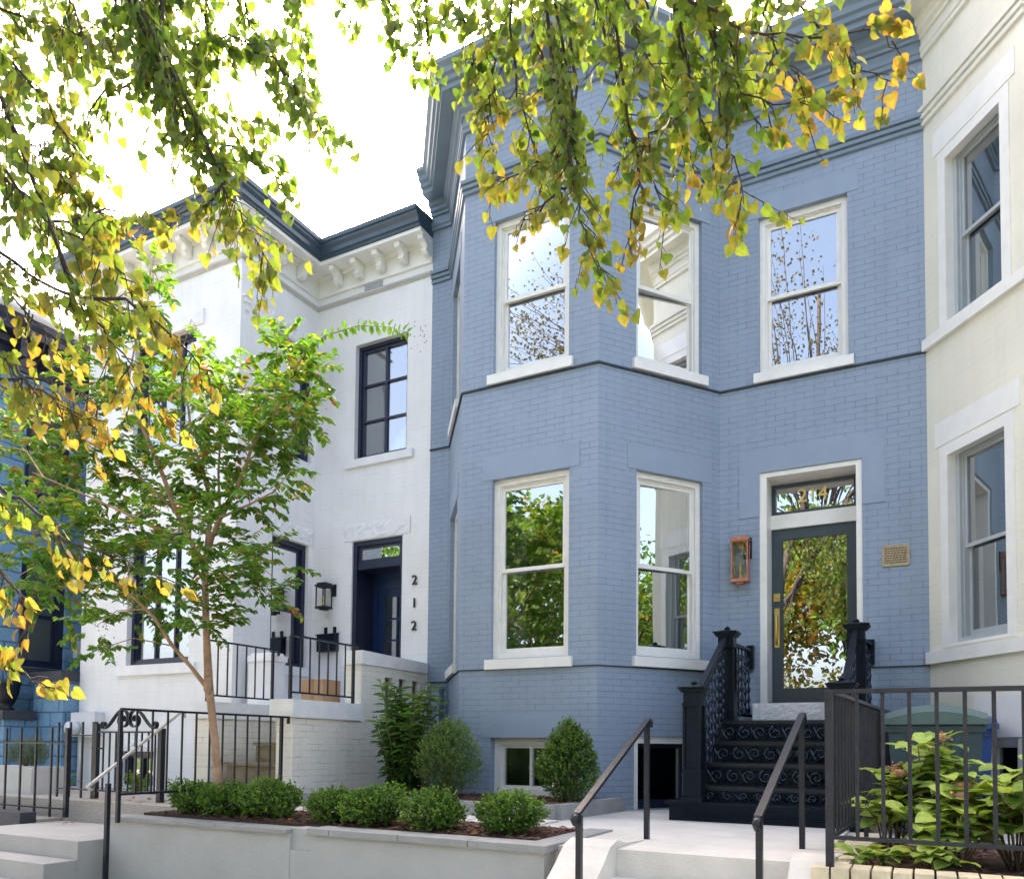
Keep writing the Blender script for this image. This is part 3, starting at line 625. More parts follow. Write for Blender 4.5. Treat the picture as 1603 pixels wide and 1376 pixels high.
# basement door under the stoop
mb = MB(); a, b, c, d = RB
mb.fbox(Fr, a, a + .07, -.14, -.03, c, d); mb.fbox(Fr, b - .07, b, -.14, -.03, c, d); mb.fbox(Fr, a + .07, b - .07, -.14, -.03, d - .07, d)
w = mb.build('basement_door', M['frame_white'], blue)
mb = MB(); mb.fbox(Fr, a + .07, b - .07, -.20, -.15, c, d - .07); mb.build('door_panel', M['navy'], w)
mb = MB(); mb.fbox(Fr, a + .12, b - .12, -.147, -.143, c + .10, d - .12); mb.build('glass', M['glass_dark'], w)
# front door: casing, transom, glazed slab
a, b, c, d = DO
mb = MB()
sash = .062
mb.fbox(Fm, a, a + .075, -.40, -.012, c, d); mb.fbox(Fm, b - .06, b, -.40, -.012, c, d); mb.fbox(Fm, a + .075, b - .06, -.40, -.012, d - .05, d)
mb.fbox(Fm, a + .075, b - .06, -.40, -.285, 4.045, 4.205)     # transom bar
fr = mb.build('door_frame', M['frame_white'], blue)
mb = MB(); sash_ring(mb, Fm, a + .075, b - .06, -.335, 4.205, d - .05, .045, .05); tw_ = mb.build('transom', M['door_grey'], blue)
mb = MB(); mb.fbox(Fm, a + .11, b - .095, -.362, -.357, 4.24, d - .085); mb.build('glass', M['glass_door'], tw_)
text_mesh('214', 'numeral', .22, Fm, 4.955, 4.405, -.346, M['gilt'], tw_, .012)
da, db, dc, dd = a + .075, b - .06, 2.06, 4.045
mb = MB(); sash_ring(mb, Fm, da, db, -.325, dc, dd, .115, .05, bot=.16); door = mb.build('door', M['door_grey'], blue)
mb = MB(); mb.fbox(Fm, da + .105, db - .105, -.356, -.350, dc + .15, dd - .105); mb.build('glass', M['glass_door'], door)
mb = MB(); sash_ring(mb, Fm, da + .112, db - .112, -.322, dc + .157, dd - .112, .008, .01); mb.build('glazing_bead', M['door_grey'], door)
mb = MB()
mb.fbox(Fm, da + .03, da + .085, -.325, -.312, 2.69, 3.14)
mb.tube([Fm.pt(da + .055, -.312, 3.06), Fm.pt(da + .055, -.265, 3.05), Fm.pt(da + .055, -.262, 2.90), Fm.pt(da + .055, -.265, 2.76), Fm.pt(da + .055, -.312, 2.73)], .012, 8)
mb.build('handle', M['brass'], door)
mb = MB(); mb.fbox(Fm, da + .022, da + .092, -.325, -.308, 3.22, 3.31); mb.lathe(Fm.pt(da + .057, -.30, 3.255), [(.018, 0), (.018, .02)], 10); mb.build('deadbolt', M['brass'], door)
mb = MB(); mb.fbox(Fm, a + .01, b - .01, -.40, -.10, 2.037, 2.058); mb.build('threshold', M['door_grey'], blue)
# painted stone door surround standing a hair proud of the bricks
mb = MB()
mb.fbox(Fm, 4.215, 5.71, -.03, .008, 4.625, 4.885)
mb.fbox(Fm, 4.215, DO[0] - .002, -.03, .008, 4.13, 4.625); mb.fbox(Fm, DO[1] + .002, 5.71, -.03, .008, 4.13, 4.625)
mb.build('door_surround', M['blue_smooth'], blue)
mb = MB(); rough_block(mb, Fm, 4.40, 5.53, .24, 1.835, 2.03, 40, 8, .16)
mb.face([Fm.pt(4.40, .228, 2.03), Fm.pt(5.53, .228, 2.03), Fm.pt(5.53, -.05, 2.03), Fm.pt(4.40, -.05, 2.03)])
mb.face([Fm.pt(4.40, .228, 1.835), Fm.pt(4.40, .228, 2.03), Fm.pt(4.40, 0, 2.03), Fm.pt(4.40, 0, 1.835)])
mb.build('door_sill', M['white_stone'], blue)
# slim downpipe boxed into the left corner of the bay
mb = MB(); mb.box(-5.80, -5.69, 8.70, 8.82, .9, 2.30); mb.box(-5.815, -5.675, 8.685, 8.835, 2.27, 2.32); mb.build('downpipe', M['blue_smooth'], blue)
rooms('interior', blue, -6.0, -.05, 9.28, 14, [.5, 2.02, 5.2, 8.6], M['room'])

# ================================================================== WHITE ROWHOUSE
white = thing('row_house', 'white painted brick row house with a square bay, dark gutter and navy door', 'house', (-9, 9, T0), 'row houses along the street')
XB, YB, XL = -8.18, 7.492, -11.405
Wf = Frame((XL, YB), (XB, YB)); Ws = Frame((XB, YB), (XB, 9.0)); Wm = Frame((XB, 9.0), (-6.085, 9.0)); Wl = Frame((XL, 9.0), (XL, YB))
WT = 8.66
W1 = (1.06, 2.372, 2.655, 4.52); W2 = (1.06, 2.372, 5.72, 7.39); WB = (1.03, 1.72, .93, 1.412)
S1 = (.668, 1.405, 2.67, 4.50); S2 = (.664, 1.41, 5.735, 7.43)
MW = (.75, 1.685, 5.71, 7.43); MD = (.745, 1.645, 2.10, 4.50)
mb = MB()
wall_panel(mb, Wf, .4, WT, [W1, W2, WB]); wall_panel(mb, Ws, .4, WT, [S1, S2], uo=3.2)
wall_panel(mb, Wm, .4, WT, [MW, MD + (.50,)], uo=4.7); wall_panel(mb, Wl, .4, WT, uo=.3)
mb.face([(XL, YB, WT), (XB, YB, WT), (XB, 9, WT), (-6.085, 9, WT), (-6.085, 16, WT), (XL, 16, WT)], 1)
mb.build('wall', [M['white_brick'], M['cap_dark']], white)
PW = [(XL, 9.0), (XL, YB), (XB, YB), (XB, 9.0), (-6.085, 9.0)]
mb = MB(); mb.sweep(PW, [(0, 8.655), (.335, 8.655), (.345, 8.69), (.37, 8.70), (.372, 8.76), (.41, 8.80), (.415, 8.83), (.44, 8.84), (.445, 8.895), (0, 8.93)]); mb.build('gutter_cornice', M['navy_cornice'], white)
mb = MB(); mb.sweep(PW, [(0, 8.30), (.035, 8.305), (.04, 8.33), (.02, 8.34), (.02, 8.56), (.05, 8.57), (.06, 8.60), (.31, 8.605), (.315, 8.652), (0, 8.652)]); cor = mb.build('cornice', M['white_trim'], white)
def bracket(F, s):
    b = MB(); pr = [(.03, 8.355), (.12, 8.36), (.17, 8.40), (.15, 8.46), (.19, 8.50), (.27, 8.53), (.28, 8.60), (.03, 8.60)]
    for side in (-.055, .055): pass
    L = [F.pt(s - .045, .03 + (o - .03) * .9, 8.60 - (8.60 - z) * .9) for o, z in pr]; Rr = [F.pt(s + .045, .03 + (o - .03) * .9, 8.60 - (8.60 - z) * .9) for o, z in pr]
    b.face(L); b.face(Rr[::-1])
    for i in range(len(pr)):
        j = (i + 1) % len(pr); b.face([L[j], L[i], Rr[i], Rr[j]])
    b.build('bracket', M['white_trim'], cor)
for k in range(5): bracket(Wm, .46 + k * .395)
for k in range(3): bracket(Ws, .22 + k * .42)
for k in range(8): bracket(Wf, .17 + k * .412)
mb = MB(); mb.sweep(PW, [(0, 8.125), (.012, 8.125), (.02, 8.14), (.045, 8.15), (.05, 8.175), (0, 8.19)]); mb.build('string_course', M['old_shelf'] if 'old_shelf' in M else M['planter'], white)
mb = MB()
for k in range(3): mb.fbox(Wm, .90, 1.23, .002, .016, 8.212 + k * .030, 8.229 + k * .030)
mb.build('vent', M['grey_frame'], white)
# little corbel on the corner of the bay
mb = MB(); mb.fbox(Ws, .03, .17, 0, .055, 7.62, 7.66); mb.fbox(Ws, .05, .15, 0, .04, 7.55, 7.62); mb.fbox(Ws, .07, .13, 0, .025, 7.44, 7.55); mb.fbox(Ws, .085, .115, 0, .012, 6.4, 7.44)
mb.build('corbel', M['white_stone'], white)
casement(Wf, *W1, white, M['navy'], M['glass'], bars=[.36, .70], sillm=M['white_stone'], sill=(.17, .15), lintelm=M['white_stone'], lintel=(.15, .25), curtain=(1.15, 1.95))
casement(Wf, *W2, white, M['navy'], M['glass_up'], bars=[.36, .70], sillm=M['white_stone'], sill=(.17, .15), lintelm=M['white_stone'], lintel=(.15, .22), curtain=(1.15, 1.5))
casement(Wf, *WB, white, M['navy'], M['glass_dark'], cols=2, setback=.06, lintelm=M['white_stone'], lintel=(.12, .2))
double_hung(Ws, *S1, white, M['navy'], M['glass'], None, frame_w=.07, mid=.46, curtain=(.78, .98))
double_hung(Ws, *S2, white, M['navy'], M['glass_up'], None, frame_w=.07, mid=.46)
for zz, (s0, s1) in ((4.506, (.55, 1.50)), (7.436, (.55, 1.50))):
    mb = MB(); rough_block(mb, Ws, s0, s1, .022, zz, zz + .24); mb.build('lintel', M['white_stone'], white)
for zz in (5.73, 2.665):
    mb = MB(); mb.fbox(Ws, .60, 1.47, -.05, .045, zz - .13, zz - .004); mb.build('sill', M['white_stone'], white)
casement(Wm, *MW, white, M['navy'], M['glass_up'], bars=[.52], rows=3, fw=.05, sillm=M['white_stone'], sill=(.13, .12))
# recessed navy entrance
a, b, c, d = MD
mb = MB(); mb.fbox(Wm, a, a + .07, -.48, -.03, c, d); mb.fbox(Wm, b - .05, b, -.48, -.03, c, d); mb.fbox(Wm, a + .07, b - .05, -.48, -.03, d - .07, d)
mb.fbox(Wm, a + .07, b - .05, -.48, -.05, 4.09, 4.19); fr = mb.build('door_frame', M['navy'], white)
mb = MB(); sash_ring(mb, Wm, a + .07, b - .05, -.06, 4.19, d - .07, .04, .04); tr_ = mb.build('transom', M['navy'], white)
mb = MB(); mb.fbox(Wm, a + .10, b - .08, -.088, -.083, 4.22, d - .10); mb.build('glass', M['glass'], tr_)
mb = MB(); e0, e1 = a + .16, b - .06
mb.fbox(Wm, a + .07, e0, -.48, -.42, c, 4.09); mb.fbox(Wm, e0, e1, -.48, -.42, 3.86, 4.09)
sash_ring(mb, Wm, e0, e1, -.44, c, 3.86, .12, .05, bot=.35); x = e0 + (e1 - e0) * .5
mb.fbox(Wm, x - .012, x + .012, -.485, -.445, c + .35, 3.74)
for k in range(1, 4): mb.fbox(Wm, e0 + .12, e1 - .12, -.483, -.447, c + .35 + k * .32 - .012, c + .35 + k * .32 + .012)
dr = mb.build('door', M['navy_door'], white)
mb = MB(); mb.fbox(Wm, e0 + .11, e1 - .11, -.474, -.468, c + .34, 3.75); mb.build('glass', M['glass'], dr)
mb = MB(); rough_block(mb, Wm, .60, 1.78, .022, 4.51, 4.76); mb.build('lintel', M['white_stone'], white)
for txt, z in (('2', 3.83), ('1', 3.51), ('2', 3.19)):
    text_mesh(txt, 'numeral', .19, Wm, 1.875, z, .02, M['iron_grey'], white, .02)
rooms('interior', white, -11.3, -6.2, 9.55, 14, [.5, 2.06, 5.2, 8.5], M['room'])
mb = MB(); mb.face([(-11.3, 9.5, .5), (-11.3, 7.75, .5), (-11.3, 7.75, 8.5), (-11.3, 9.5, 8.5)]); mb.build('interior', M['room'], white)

# ================================================================== CREAM ROWHOUSE (right)
cream = thing('row_house', 'cream painted brick row house with an angled bay, cropped by the right edge', 'house', (3, 9, T0), 'row houses along the street')
PC = [(.02, 9.0), (.809, 7.967), (2.60, 7.967), (3.389, 9.0), (6.2, 9.0)]
Cl = Frame(PC[0], PC[1]); Cf = Frame(PC[1], PC[2]); Cr = Frame(PC[2], PC[3]); Cm = Frame(PC[3], PC[4])
C1 = (.252, 1.062, 2.552, 4.553); C2 = (.272, 1.062, 5.752, 7.55); CB = (.69, 1.10, 1.17, 1.66)
G1 = (.42, 1.35, 2.552, 4.553); G2 = (.42, 1.35, 5.752, 7.55)
mb = MB()
wall_panel(mb, Cl, .4, ZT, [C1, C2, CB]); wall_panel(mb, Cf, .4, ZT, [G1, G2], uo=1.7); wall_panel(mb, Cr, .4, ZT, [], uo=3.4); wall_panel(mb, Cm, .4, ZT, [], uo=5.1)
mb.face([(.02, 9, ZT), (1.028, 7.681, ZT), (2.8, 7.681, ZT), (3.808, 9, ZT), (6.2, 9, ZT), (6.2, 16, ZT), (.02, 16, ZT)], 1)
mb.build('wall', [M['cream_brick'], M['cap_dark']], cream)
mb = MB(); mb.sweep(PC, cp); mb.build('cornice', M['cream_trim'], cream)
mb = MB(); mb.sweep(PC, [(0, 8.005), (.028, 8.01), (.034, 8.05), (.012, 8.056), (.012, 8.07), (.045, 8.076), (.052, 8.115), (.022, 8.121), (.022, 8.135), (.062, 8.141), (.066, 8.185), (0, 8.20)])
mb.build('frieze_moulding', M['cream_trim'], cream)
for z0, z1 in ((2.405, 2.537), (5.627, 5.748)):
    mb = MB(); mb.sweep(PC[:4], [(-.01, z0), (.05, z0), (.05, z1 - .012), (-.01, z1)]); mb.build('sill_course', M['white_trim'], cream)
def cream_window(F, o, lint):
    a, b, c, d = o
    w = double_hung(F, a + .045, b - .03, c + .03, d - .055, cream, M['grey_frame'], M['glass_blind'], None, frame_w=.05, setback=.08, sash_w=.035, blind=(True if c < 4 else 'low'), mid=.50)
    mb = MB(); sash_ring(mb, F, a - .06, b + .06, .012, c, d, .105, .10, bot=.03); mb.build('casing', M['white_trim'], w)
    l = MB(); l.fbox(F, a - .13, b + .13, -.03, .009, d + .02, d + lint); l.build('lintel', M['white_trim'], w)
cream_window(Cl, C1, .26); cream_window(Cl, C2, .27); cream_window(Cf, G1, .26); cream_window(Cf, G2, .27)
w = casement(Cl, *CB, cream, M['white_trim'], M['glass_dark'], cols=1, setback=.04, fw=.05)
mb = MB(); mb.fbox(Cl, .60, 1.20, -.02, .012, 1.665, 2.05); mb.build('lintel', M['white_trim'], w)
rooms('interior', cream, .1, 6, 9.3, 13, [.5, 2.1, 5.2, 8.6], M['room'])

# ================================================================== FAR LEFT BLUE STONE HOUSE
sky_h = thing('row_house', 'sky blue rusticated stone row house with a dark navy cornice at the left edge', 'house', (-13.5, 9, T0), 'row houses along the street')
PL = [(-17, 6.4), (-12.6, 6.4), (-12.6, 9.0), (-11.41, 9.0)]
La = Frame(PL[0], PL[1]); Lb = Frame(PL[1], PL[2]); Lc = Frame(PL[2], PL[3])
o1 = (.86, 1.60, 2.72, 4.45); o2 = (.86, 1.60, 5.45, 7.15); q1 = (2.3, 3.4, 2.72, 4.45); q2 = (2.3, 3.4, 5.45, 7.15)
mb = MB(); wall_panel(mb, La, .4, 8.1, [q1, q2]); wall_panel(mb, Lb, .4, 8.1, [o1, o2], uo=4.4); wall_panel(mb, Lc, .4, 8.1, uo=7)
mb.face([(-17, 6.4, 8.1), (-12.6, 6.4, 8.1), (-12.6, 9, 8.1), (-11.41, 9, 8.1), (-11.41, 15, 8.1), (-17, 15, 8.1)], 1)
mb.build('wall', [M['stone_blue'], M['cap_dark']], sky_h)
mb = MB(); mb.sweep(PL, [(0, 7.35), (.04, 7.36), (.05, 7.42), (.03, 7.44), (.03, 7.66), (.10, 7.70), (.12, 7.80), (.34, 7.81), (.35, 7.92), (.40, 7.98), (.41, 8.06), (0, 8.10)]); lc = mb.build('cornice', M['navy'], sky_h)
mb = MB(); mb.sweep(PL, [(0, 8.10), (.42, 8.065), (.46, 8.11), (.46, 8.17), (0, 8.22)]); mb.build('gutter', M['meter'], sky_h)
for k in range(6):
    b = MB(); b.fbox(Lb, .15 + k * .42, .25 + k * .42, .03, .28, 7.50, 7.80); b.build('bracket', M['navy'], lc)
for F, o in ((Lb, o1), (Lb, o2), (La, q1), (La, q2)):
    double_hung(F, *o, sky_h, M['navy'], M['glass_shade'], M['cap_dark'], frame_w=.085, blind=True)
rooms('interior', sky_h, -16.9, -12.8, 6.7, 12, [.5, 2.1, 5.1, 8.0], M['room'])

# blue stone stoop pier of that house, with its dark cap
pier = thing('stoop_pier', 'blue rusticated stone stoop pier with a charcoal cap beside the white house', 'pier', (-11.7, 7.45, .6))
mb = MB(); Pf = Frame((-12.15, 7.25), (-11.42, 7.25)); Ps = Frame((-11.42, 7.25), (-11.42, 8.4))
wall_panel(mb, Pf, .5, 2.45, uo=.2); wall_panel(mb, Ps, .5, 2.45, uo=1.0); mb.face([(-12.15, 7.25, .5), (-12.15, 8.4, .5), (-12.15, 8.4, 2.45), (-12.15, 7.25, 2.45)])
mb.build('stone_block', M['stone_blue'], pier)
mb = MB(); mb.box(-12.2, -11.40, 7.20, 8.45, 2.452, 2.60); mb.build('cap', M['cap_dark'], pier)
lowp = thing('stoop_pier', 'lower blue stone stoop pier with a long charcoal cap at the left edge', 'pier', (-12.8, 6.9, .6))
mb = MB(); Pf = Frame((-13.9, 6.75), (-12.02, 6.75)); Ps = Frame((-12.02, 6.75), (-12.02, 7.24)); wall_panel(mb, Pf, .5, 1.86, uo=.1); wall_panel(mb, Ps, .5, 1.86, uo=2)
mb.build('stone_block', M['stone_blue'], lowp)
mb = MB(); mb.box(-13.95, -11.97, 6.70, 7.19, 1.862, 2.0); mb.build('cap', M['cap_dark'], lowp)
urn = MB(); urn.lathe((-12.35, 6.95, 2.0), [(.10, 0), (.13, .03), (.08, .06), (.12, .12), (.17, .25), (.19, .40), (.21, .42), (.20, .45), (.02, .45)], 16)
urn.build('urn', M['iron_grey'], None, 'dark glazed urn standing on the lower blue stone pier', 'urn')
mb = MB(); mb.fbox(Lb, 1.75, 1.93, 0, .10, 2.93, 3.19); mb.fbox(Lb, 1.73, 1.95, 0, .12, 3.19, 3.22); mb.build('mail_box', M['meter'], None, 'small grey mail box on the blue stone wall by the white house', 'mailbox')
# ================================================================== GROUND
def slab(name, pts, z0, z1, mat, kind='structure', label=None):
    mb = MB(); n = len(pts)
    mb.face([(x, y, z1) for x, y in pts])
    for i in range(n):
        a = pts[i]; b = pts[(i + 1) % n]
        mb.face([(a[0], a[1], z0), (b[0], b[1], z0), (b[0], b[1], z1), (a[0], a[1], z1)])
    return mb.build(name, mat, None, kind=kind)

slab('ground', [(-300, -300), (300, -300), (300, 300), (-300, 300)], -.6, -.20, M['grass'])
slab('road', [(-120, -11), (120, -11), (120, -2.6), (-120, -2.6)], -.3, -.13, M['asphalt'])
slab('sidewalk', [(-120, -2.6), (120, -2.6), (120, 3.4), (-120, 3.4)], -.3, 0.0, M['sidewalk'])
slab('sidewalk', [(-120, -14), (120, -14), (120, -11), (-120, -11)], -.3, 0.0, M['sidewalk'])
slab('sidewalk', [(-40, 3.401), (-8.76, 3.401), (-8.76, 5.12), (-40, 5.12)], -.3, .0, M['sidewalk'])
# terrace in front of the blue house
slab('terrace', [(-6.14, 5.90), (-2.40, 5.90), (-2.40, 4.95), (-1.80, 4.951), (-.60, 4.951), (-.60, 9.02), (-6.14, 9.02)], .3, T0, M['concrete'])
slab('garden_bed', [(-6.55, 4.98), (-2.40, 4.98), (-2.40, 5.895), (-6.55, 5.895)], .3, .885, M['mulch'])
slab('garden_bed', [(-6.05, 6.62), (-3.06, 6.62), (-2.90, 8.1), (-3.1, 9.05), (-6.05, 9.05)], .5, 1.0, M['mulch'])
slab('yard', [(-11.4, 5.6), (-6.14, 5.6), (-6.14, 9.02), (-11.4, 9.02)], .3, .88, M['gravel'])
slab('yard', [(-18, 5.3), (-11.4, 5.3), (-11.4, 9.1), (-18, 9.1)], .3, .66, M['gravel'])
slab('yard', [(-11.4, 5.3), (-8.75, 5.3), (-8.75, 5.598), (-11.4, 5.598)], .3, .68, M['gravel'])
slab('path', [(-8.75, 4.5), (-6.8, 4.5), (-6.8, 5.598), (-8.75, 5.598)], .2, .645, M['sidewalk'])
slab('garden_bed', [(-.48, 4.98), (9, 4.98), (9, 7.0), (-.40, 7.0)], .3, .845, M['mulch'])
slab('terrace', [(-.599, 7.0), (9, 7.0), (9, 9.05), (-.599, 9.05)], .3, .85, M['concrete'])

# concrete steps up from the sidewalk, with their sloped cheeks
steps = thing('concrete_steps', 'pale concrete steps with curved cheeks rising from the sidewalk to the blue house', 'steps', (-1.3, 4.2, 0))
mb = MB()
for k in range(4):
    z1 = T0 - .175 * (k + 1); mb.box(-1.83, -.72, 4.95 - .32 * (k + 1), 4.949 - .32 * k, -.05, z1)
mb.box(-1.83, -.72, 4.9495, 5.3, .2, T0 + .004)
mb.build('flight', M['concrete'], steps)
def cheek(x0, x1, xt0, xt1):
    b = MB(); prof = [(5.55, .875), (5.15, .895), (4.98, .93), (4.85, .90), (4.72, .80), (4.45, .62), (4.1, .40), (3.75, .20), (3.6, .10)]
    for i in range(len(prof) - 1):
        (y0, za), (y1, zb) = prof[i], prof[i + 1]
        b.face([(x0, y0, za), (x1, y0, za), (x1, y1, zb), (x0, y1, zb)], smooth=False)
        b.face([(x0, y0, za), (x0, y1, zb), (x0, y1, -.05), (x0, y0, -.05)]); b.face([(x1, y1, zb), (x1, y0, za), (x1, y0, -.05), (x1, y1, -.05)])
    y, z = prof[-1]; b.face([(x0, y, z), (x1, y, z), (x1, y, -.05), (x0, y, -.05)])
    b.build('cheek', M['concrete'], steps)
cheek(-2.16, -1.832, 0, 0); cheek(-.719, -.50, 0, 0)

# grey retaining wall with flagstone capping
rw = thing('retaining_wall', 'grey rendered retaining wall with a flagstone cap in front of the box hedges', 'wall', (-4.5, 4.85, 0))
mb = MB(); NX0, NX1 = -4.53, -4.32
mb.box(-6.76, NX0, 4.78, 4.975, -.05, .828); mb.box(NX1, -2.275, 4.78, 4.975, -.05, .838); mb.box(NX0, NX1, 4.81, 4.974, -.05, .872); mb.box(NX0, NX1, 4.785, 4.81, -.05, .70)
mb.box(-2.42, -2.276, 4.976, 6.0, .2, .838); mb.box(-6.759, -6.56, 4.976, 5.9, .2, .827)
mb.build('wall_face', M['wall_grey'], rw)
mb = MB(); xs = [-6.80, -6.2, -5.35, NX0]
for i in range(3): mb.box(xs[i] + .004, xs[i + 1] - .004, 4.745, 4.985, .829, .862)
xs = [NX1, -4.1, -3.45, -2.85, -2.245]
for i in range(4): mb.box(xs[i] + .004, xs[i + 1] - .004, 4.742, 4.985, .839, .886)
mb.box(-2.44, -2.243, 4.988, 5.98, .839, .886)
mb.build('cap_stone', M['cap'], rw)
# stone edging of the bed by the bay
ed = MB(); ed.bar((-6.0, 6.55, .93), (-3.03, 6.55, .93), .12, .16); ed.bar((-3.03, 6.60, .93), (-2.90, 7.95, .93), .12, .161)
ed.build('stone_edging', M['cap'], None, 'low grey stone edging round the shrub bed by the blue bay', 'edging')
pv = MB(); rnd = random.Random(3)
x = -5.9
while x < -3.2:
    wv = rnd.uniform(.5, .75)
    for y0, y1 in ((5.93, 6.20), (6.215, 6.46)): pv.box(x, x + wv - .015, y0, y1, T0 - .02, T0 + .012 + rnd.uniform(0, .006))
    x += wv
pv.build('stepping_stones', M['concrete'], None, 'pale flat paving stones between the box hedges and the shrub bed', 'paving')
# cream brick border of the hydrangea bed
cbm = MB(); x = -.60
while x < 5:
    cbm.box(x + .006, x + .098, 4.74 + rnd.uniform(-.004, .004), 4.96, .60, .885 + rnd.uniform(-.004, .004)); x += .104
y = 4.98
while y < 6.9:
    cbm.box(-.60 + (y - 4.98) * .05, -.42 + (y - 4.98) * .05, y + .006, y + .098, .60, .882 + rnd.uniform(-.004, .004)); y += .104
cbm.box(-.50, 5, 4.75, 4.95, -.05, .60)
cbm.build('brick_border', M['cream_paver'], None, 'cream brick border round the hydrangea bed', 'border')
# low walls on the left
cb2 = MB(); cb2.box(-14, -8.76, 5.12, 5.30, .0, .765); cb2.build('kerb_wall', M['cap_dark'], None, 'low black painted kerb wall at the lower left corner', 'wall')
es = thing('entry_steps', 'grey concrete entry steps rising from the sidewalk beside the black kerb wall', 'steps', (-7.8, 4.2, 0))
em = MB()
for k in range(3): em.box(-8.70, -6.81, 4.499 - .30 * (k + 1), 4.4985 - .30 * k, -.05, .645 - .165 * (k + 1))
em.build('flight', M['sidewalk'], es)
em = MB(); em.box(-8.756, -8.701, 3.45, 4.499, -.05, .66); em.build('cheek', M['cap_dark'], es)
cs = MB(); cs.box(-8.74, -6.82, 5.601, 5.9, .60, .883); cs.build('door_step', M['old_conc'], None, 'stained concrete step below the scrolled iron gate', 'step')

# ================================================================== WHITE PORCH
porch = thing('porch', 'white painted brick entrance porch with wing walls in front of the navy door', 'porch', (-7.0, 7.6, .88))
XR = -6.10
mb = MB()
Fe = Frame((XR, 6.45), (XR, 9.0))       # faces the blue house
Fs = Frame((-6.34, 6.45), (XR, 6.45))   # pier front
Fw = Frame((-6.34, 9.0), (-6.34, 6.45))
wall_panel(mb, Fe, .5, 1.83); wall_panel(mb, Fe, 1.83, 2.52, [(1.62, 1.78, 2.02, 2.40, .06), (1.92, 2.08, 2.02, 2.40, .06), (2.22, 2.38, 2.02, 2.40, .06)], s0=1.15)
wall_panel(mb, Fs, .5, 1.83, uo=-.3); wall_panel(mb, Fw, .5, 2.52, uo=3, s1=1.4); wall_panel(mb, Fw, .5, 1.83, uo=3, s0=1.4)
Fe2 = Frame((-6.34, 7.60), (XR, 7.60)); wall_panel(mb, Fe2, 1.83, 2.52, uo=5)
Fp = Frame((-8.18, 7.52), (-6.34, 7.52)); wall_panel(mb, Fp, .5, 2.04, uo=7)           # riser wall under the landing
Fq = Frame((-7.45, 6.5), (-7.45, 7.52)); wall_panel(mb, Fq, .5, 1.83, uo=2); Fq2 = Frame((-7.70, 6.5), (-7.45, 6.5)); wall_panel(mb, Fq2, .5, 1.83, uo=2)
Fq3 = Frame((-7.70, 7.52), (-7.70, 6.5)); wall_panel(mb, Fq3, .5, 1.83, uo=2)
mb.build('brick_wall', M['warm_brick'], porch)
mb = MB(); mb.box(-8.17, -6.341, 7.522, 8.99, 1.95, 2.05); mb.build('landing', M['white_stone'], porch)
mb = MB()
mb.box(-6.40, -6.06, 6.40, 7.597, 1.832, 2.03); mb.build('coping', M['white_stone'], porch)
mb = MB(); mb.box(-7.74, -7.41, 6.46, 7.60, 1.832, 2.03); mb.build('coping', M['white_stone'], porch)
mb = MB(); mb.hexa([(-6.37, 7.58, 2.522), (-6.07, 7.58, 2.522), (-6.07, 8.995, 2.522), (-6.37, 8.995, 2.522), (-6.37, 7.58, 2.69), (-6.07, 7.58, 2.69), (-6.07, 8.995, 2.66), (-6.37, 8.995, 2.66)]); mb.build('coping', M['white_stone'], porch)
# left parapet with its rounded end pier
mb = MB(); mb.box(-8.0, -7.58, 7.60, 7.85, 2.0, 2.62); mb.box(-8.02, -7.56, 7.58, 7.87, 2.622, 2.70); mb.box(-7.98, -7.60, 7.62, 7.83, 2.702, 2.74); mb.build('parapet', M['white_stone'], porch)
mb = MB()
rough = random.Random(9)
for k, (xa, z0, z1, y0) in enumerate(((-7.42, .88, 1.09, 6.47), (-7.28, 1.09, 1.325, 6.62), (-7.0, 1.325, 1.56, 6.80), (-6.75, 1.56, 1.80, 7.05))):
    mb.box(xa, -6.345, y0, 7.515, z0, z1 - .04); mb.box(xa - .02, -6.346, y0 - .03, 7.512, z1 - .038, z1)
mb.build('steps', M['brownstone'], porch)

def iron_rail(name, p, q, z0, z1, n, label, cat, mat, posts=True, foot=.0, group=None, curl=0, bar_w=.014, post_w=.03, rail_h=.02, foot_z=None, top_w=.035):
    """straight railing: posts, top and bottom rails and square balusters"""
    r = thing(name, label, cat, ((p[0] + q[0]) / 2, (p[1] + q[1]) / 2, (foot_z if foot_z is not None else z0) ), group)
    P = lambda t, z: (p[0] + (q[0] - p[0]) * t, p[1] + (q[1] - p[1]) * t, z)
    m = MB(); m.bar(P(0, z1), P(1, z1), top_w, rail_h)
    if curl:
        d = V((q[0] - p[0], q[1] - p[1], 0)).normalized(); e = V(P(1, z1))
        m.bar(e, e + d * curl, top_w, rail_h); m.bar(e + d * curl + V((0, 0, .01)), e + d * curl + V((0, 0, -.07)), .02, .03)
    m.build('top_rail', mat, r)
    m = MB(); m.bar(P(0, z0), P(1, z0), .028, .02); m.build('bottom_rail', mat, r)
    for i in range(n + 2):
        t = i / (n + 1); m = MB()
        if i in (0, n + 1):
            if posts: m.bar(P(t, (foot_z if foot_z is not None else z0)), P(t, z1 - rail_h / 2), post_w, post_w, up=(q[0] - p[0], q[1] - p[1], 0)); m.build('post', mat, r)
        else:
            m.bar(P(t, z0 + .008), P(t, z1 - rail_h / 2), bar_w, bar_w, up=(q[0] - p[0], q[1] - p[1], 0)); m.build('baluster', mat, r)
    return r
iron_rail('railing', (-6.16, 6.46), (-6.16, 7.52), 2.11, 2.735, 6, 'black iron porch railing in front of the cardboard box', 'railing', M['iron_grey'], foot_z=2.03, curl=.10)
iron_rail('railing', (-7.52, 6.52), (-7.52, 7.56), 2.11, 2.76, 6, 'black iron railing on the left wall of the white porch, right of the tree trunk', 'railing', M['iron_grey'], foot_z=2.03, curl=.10)
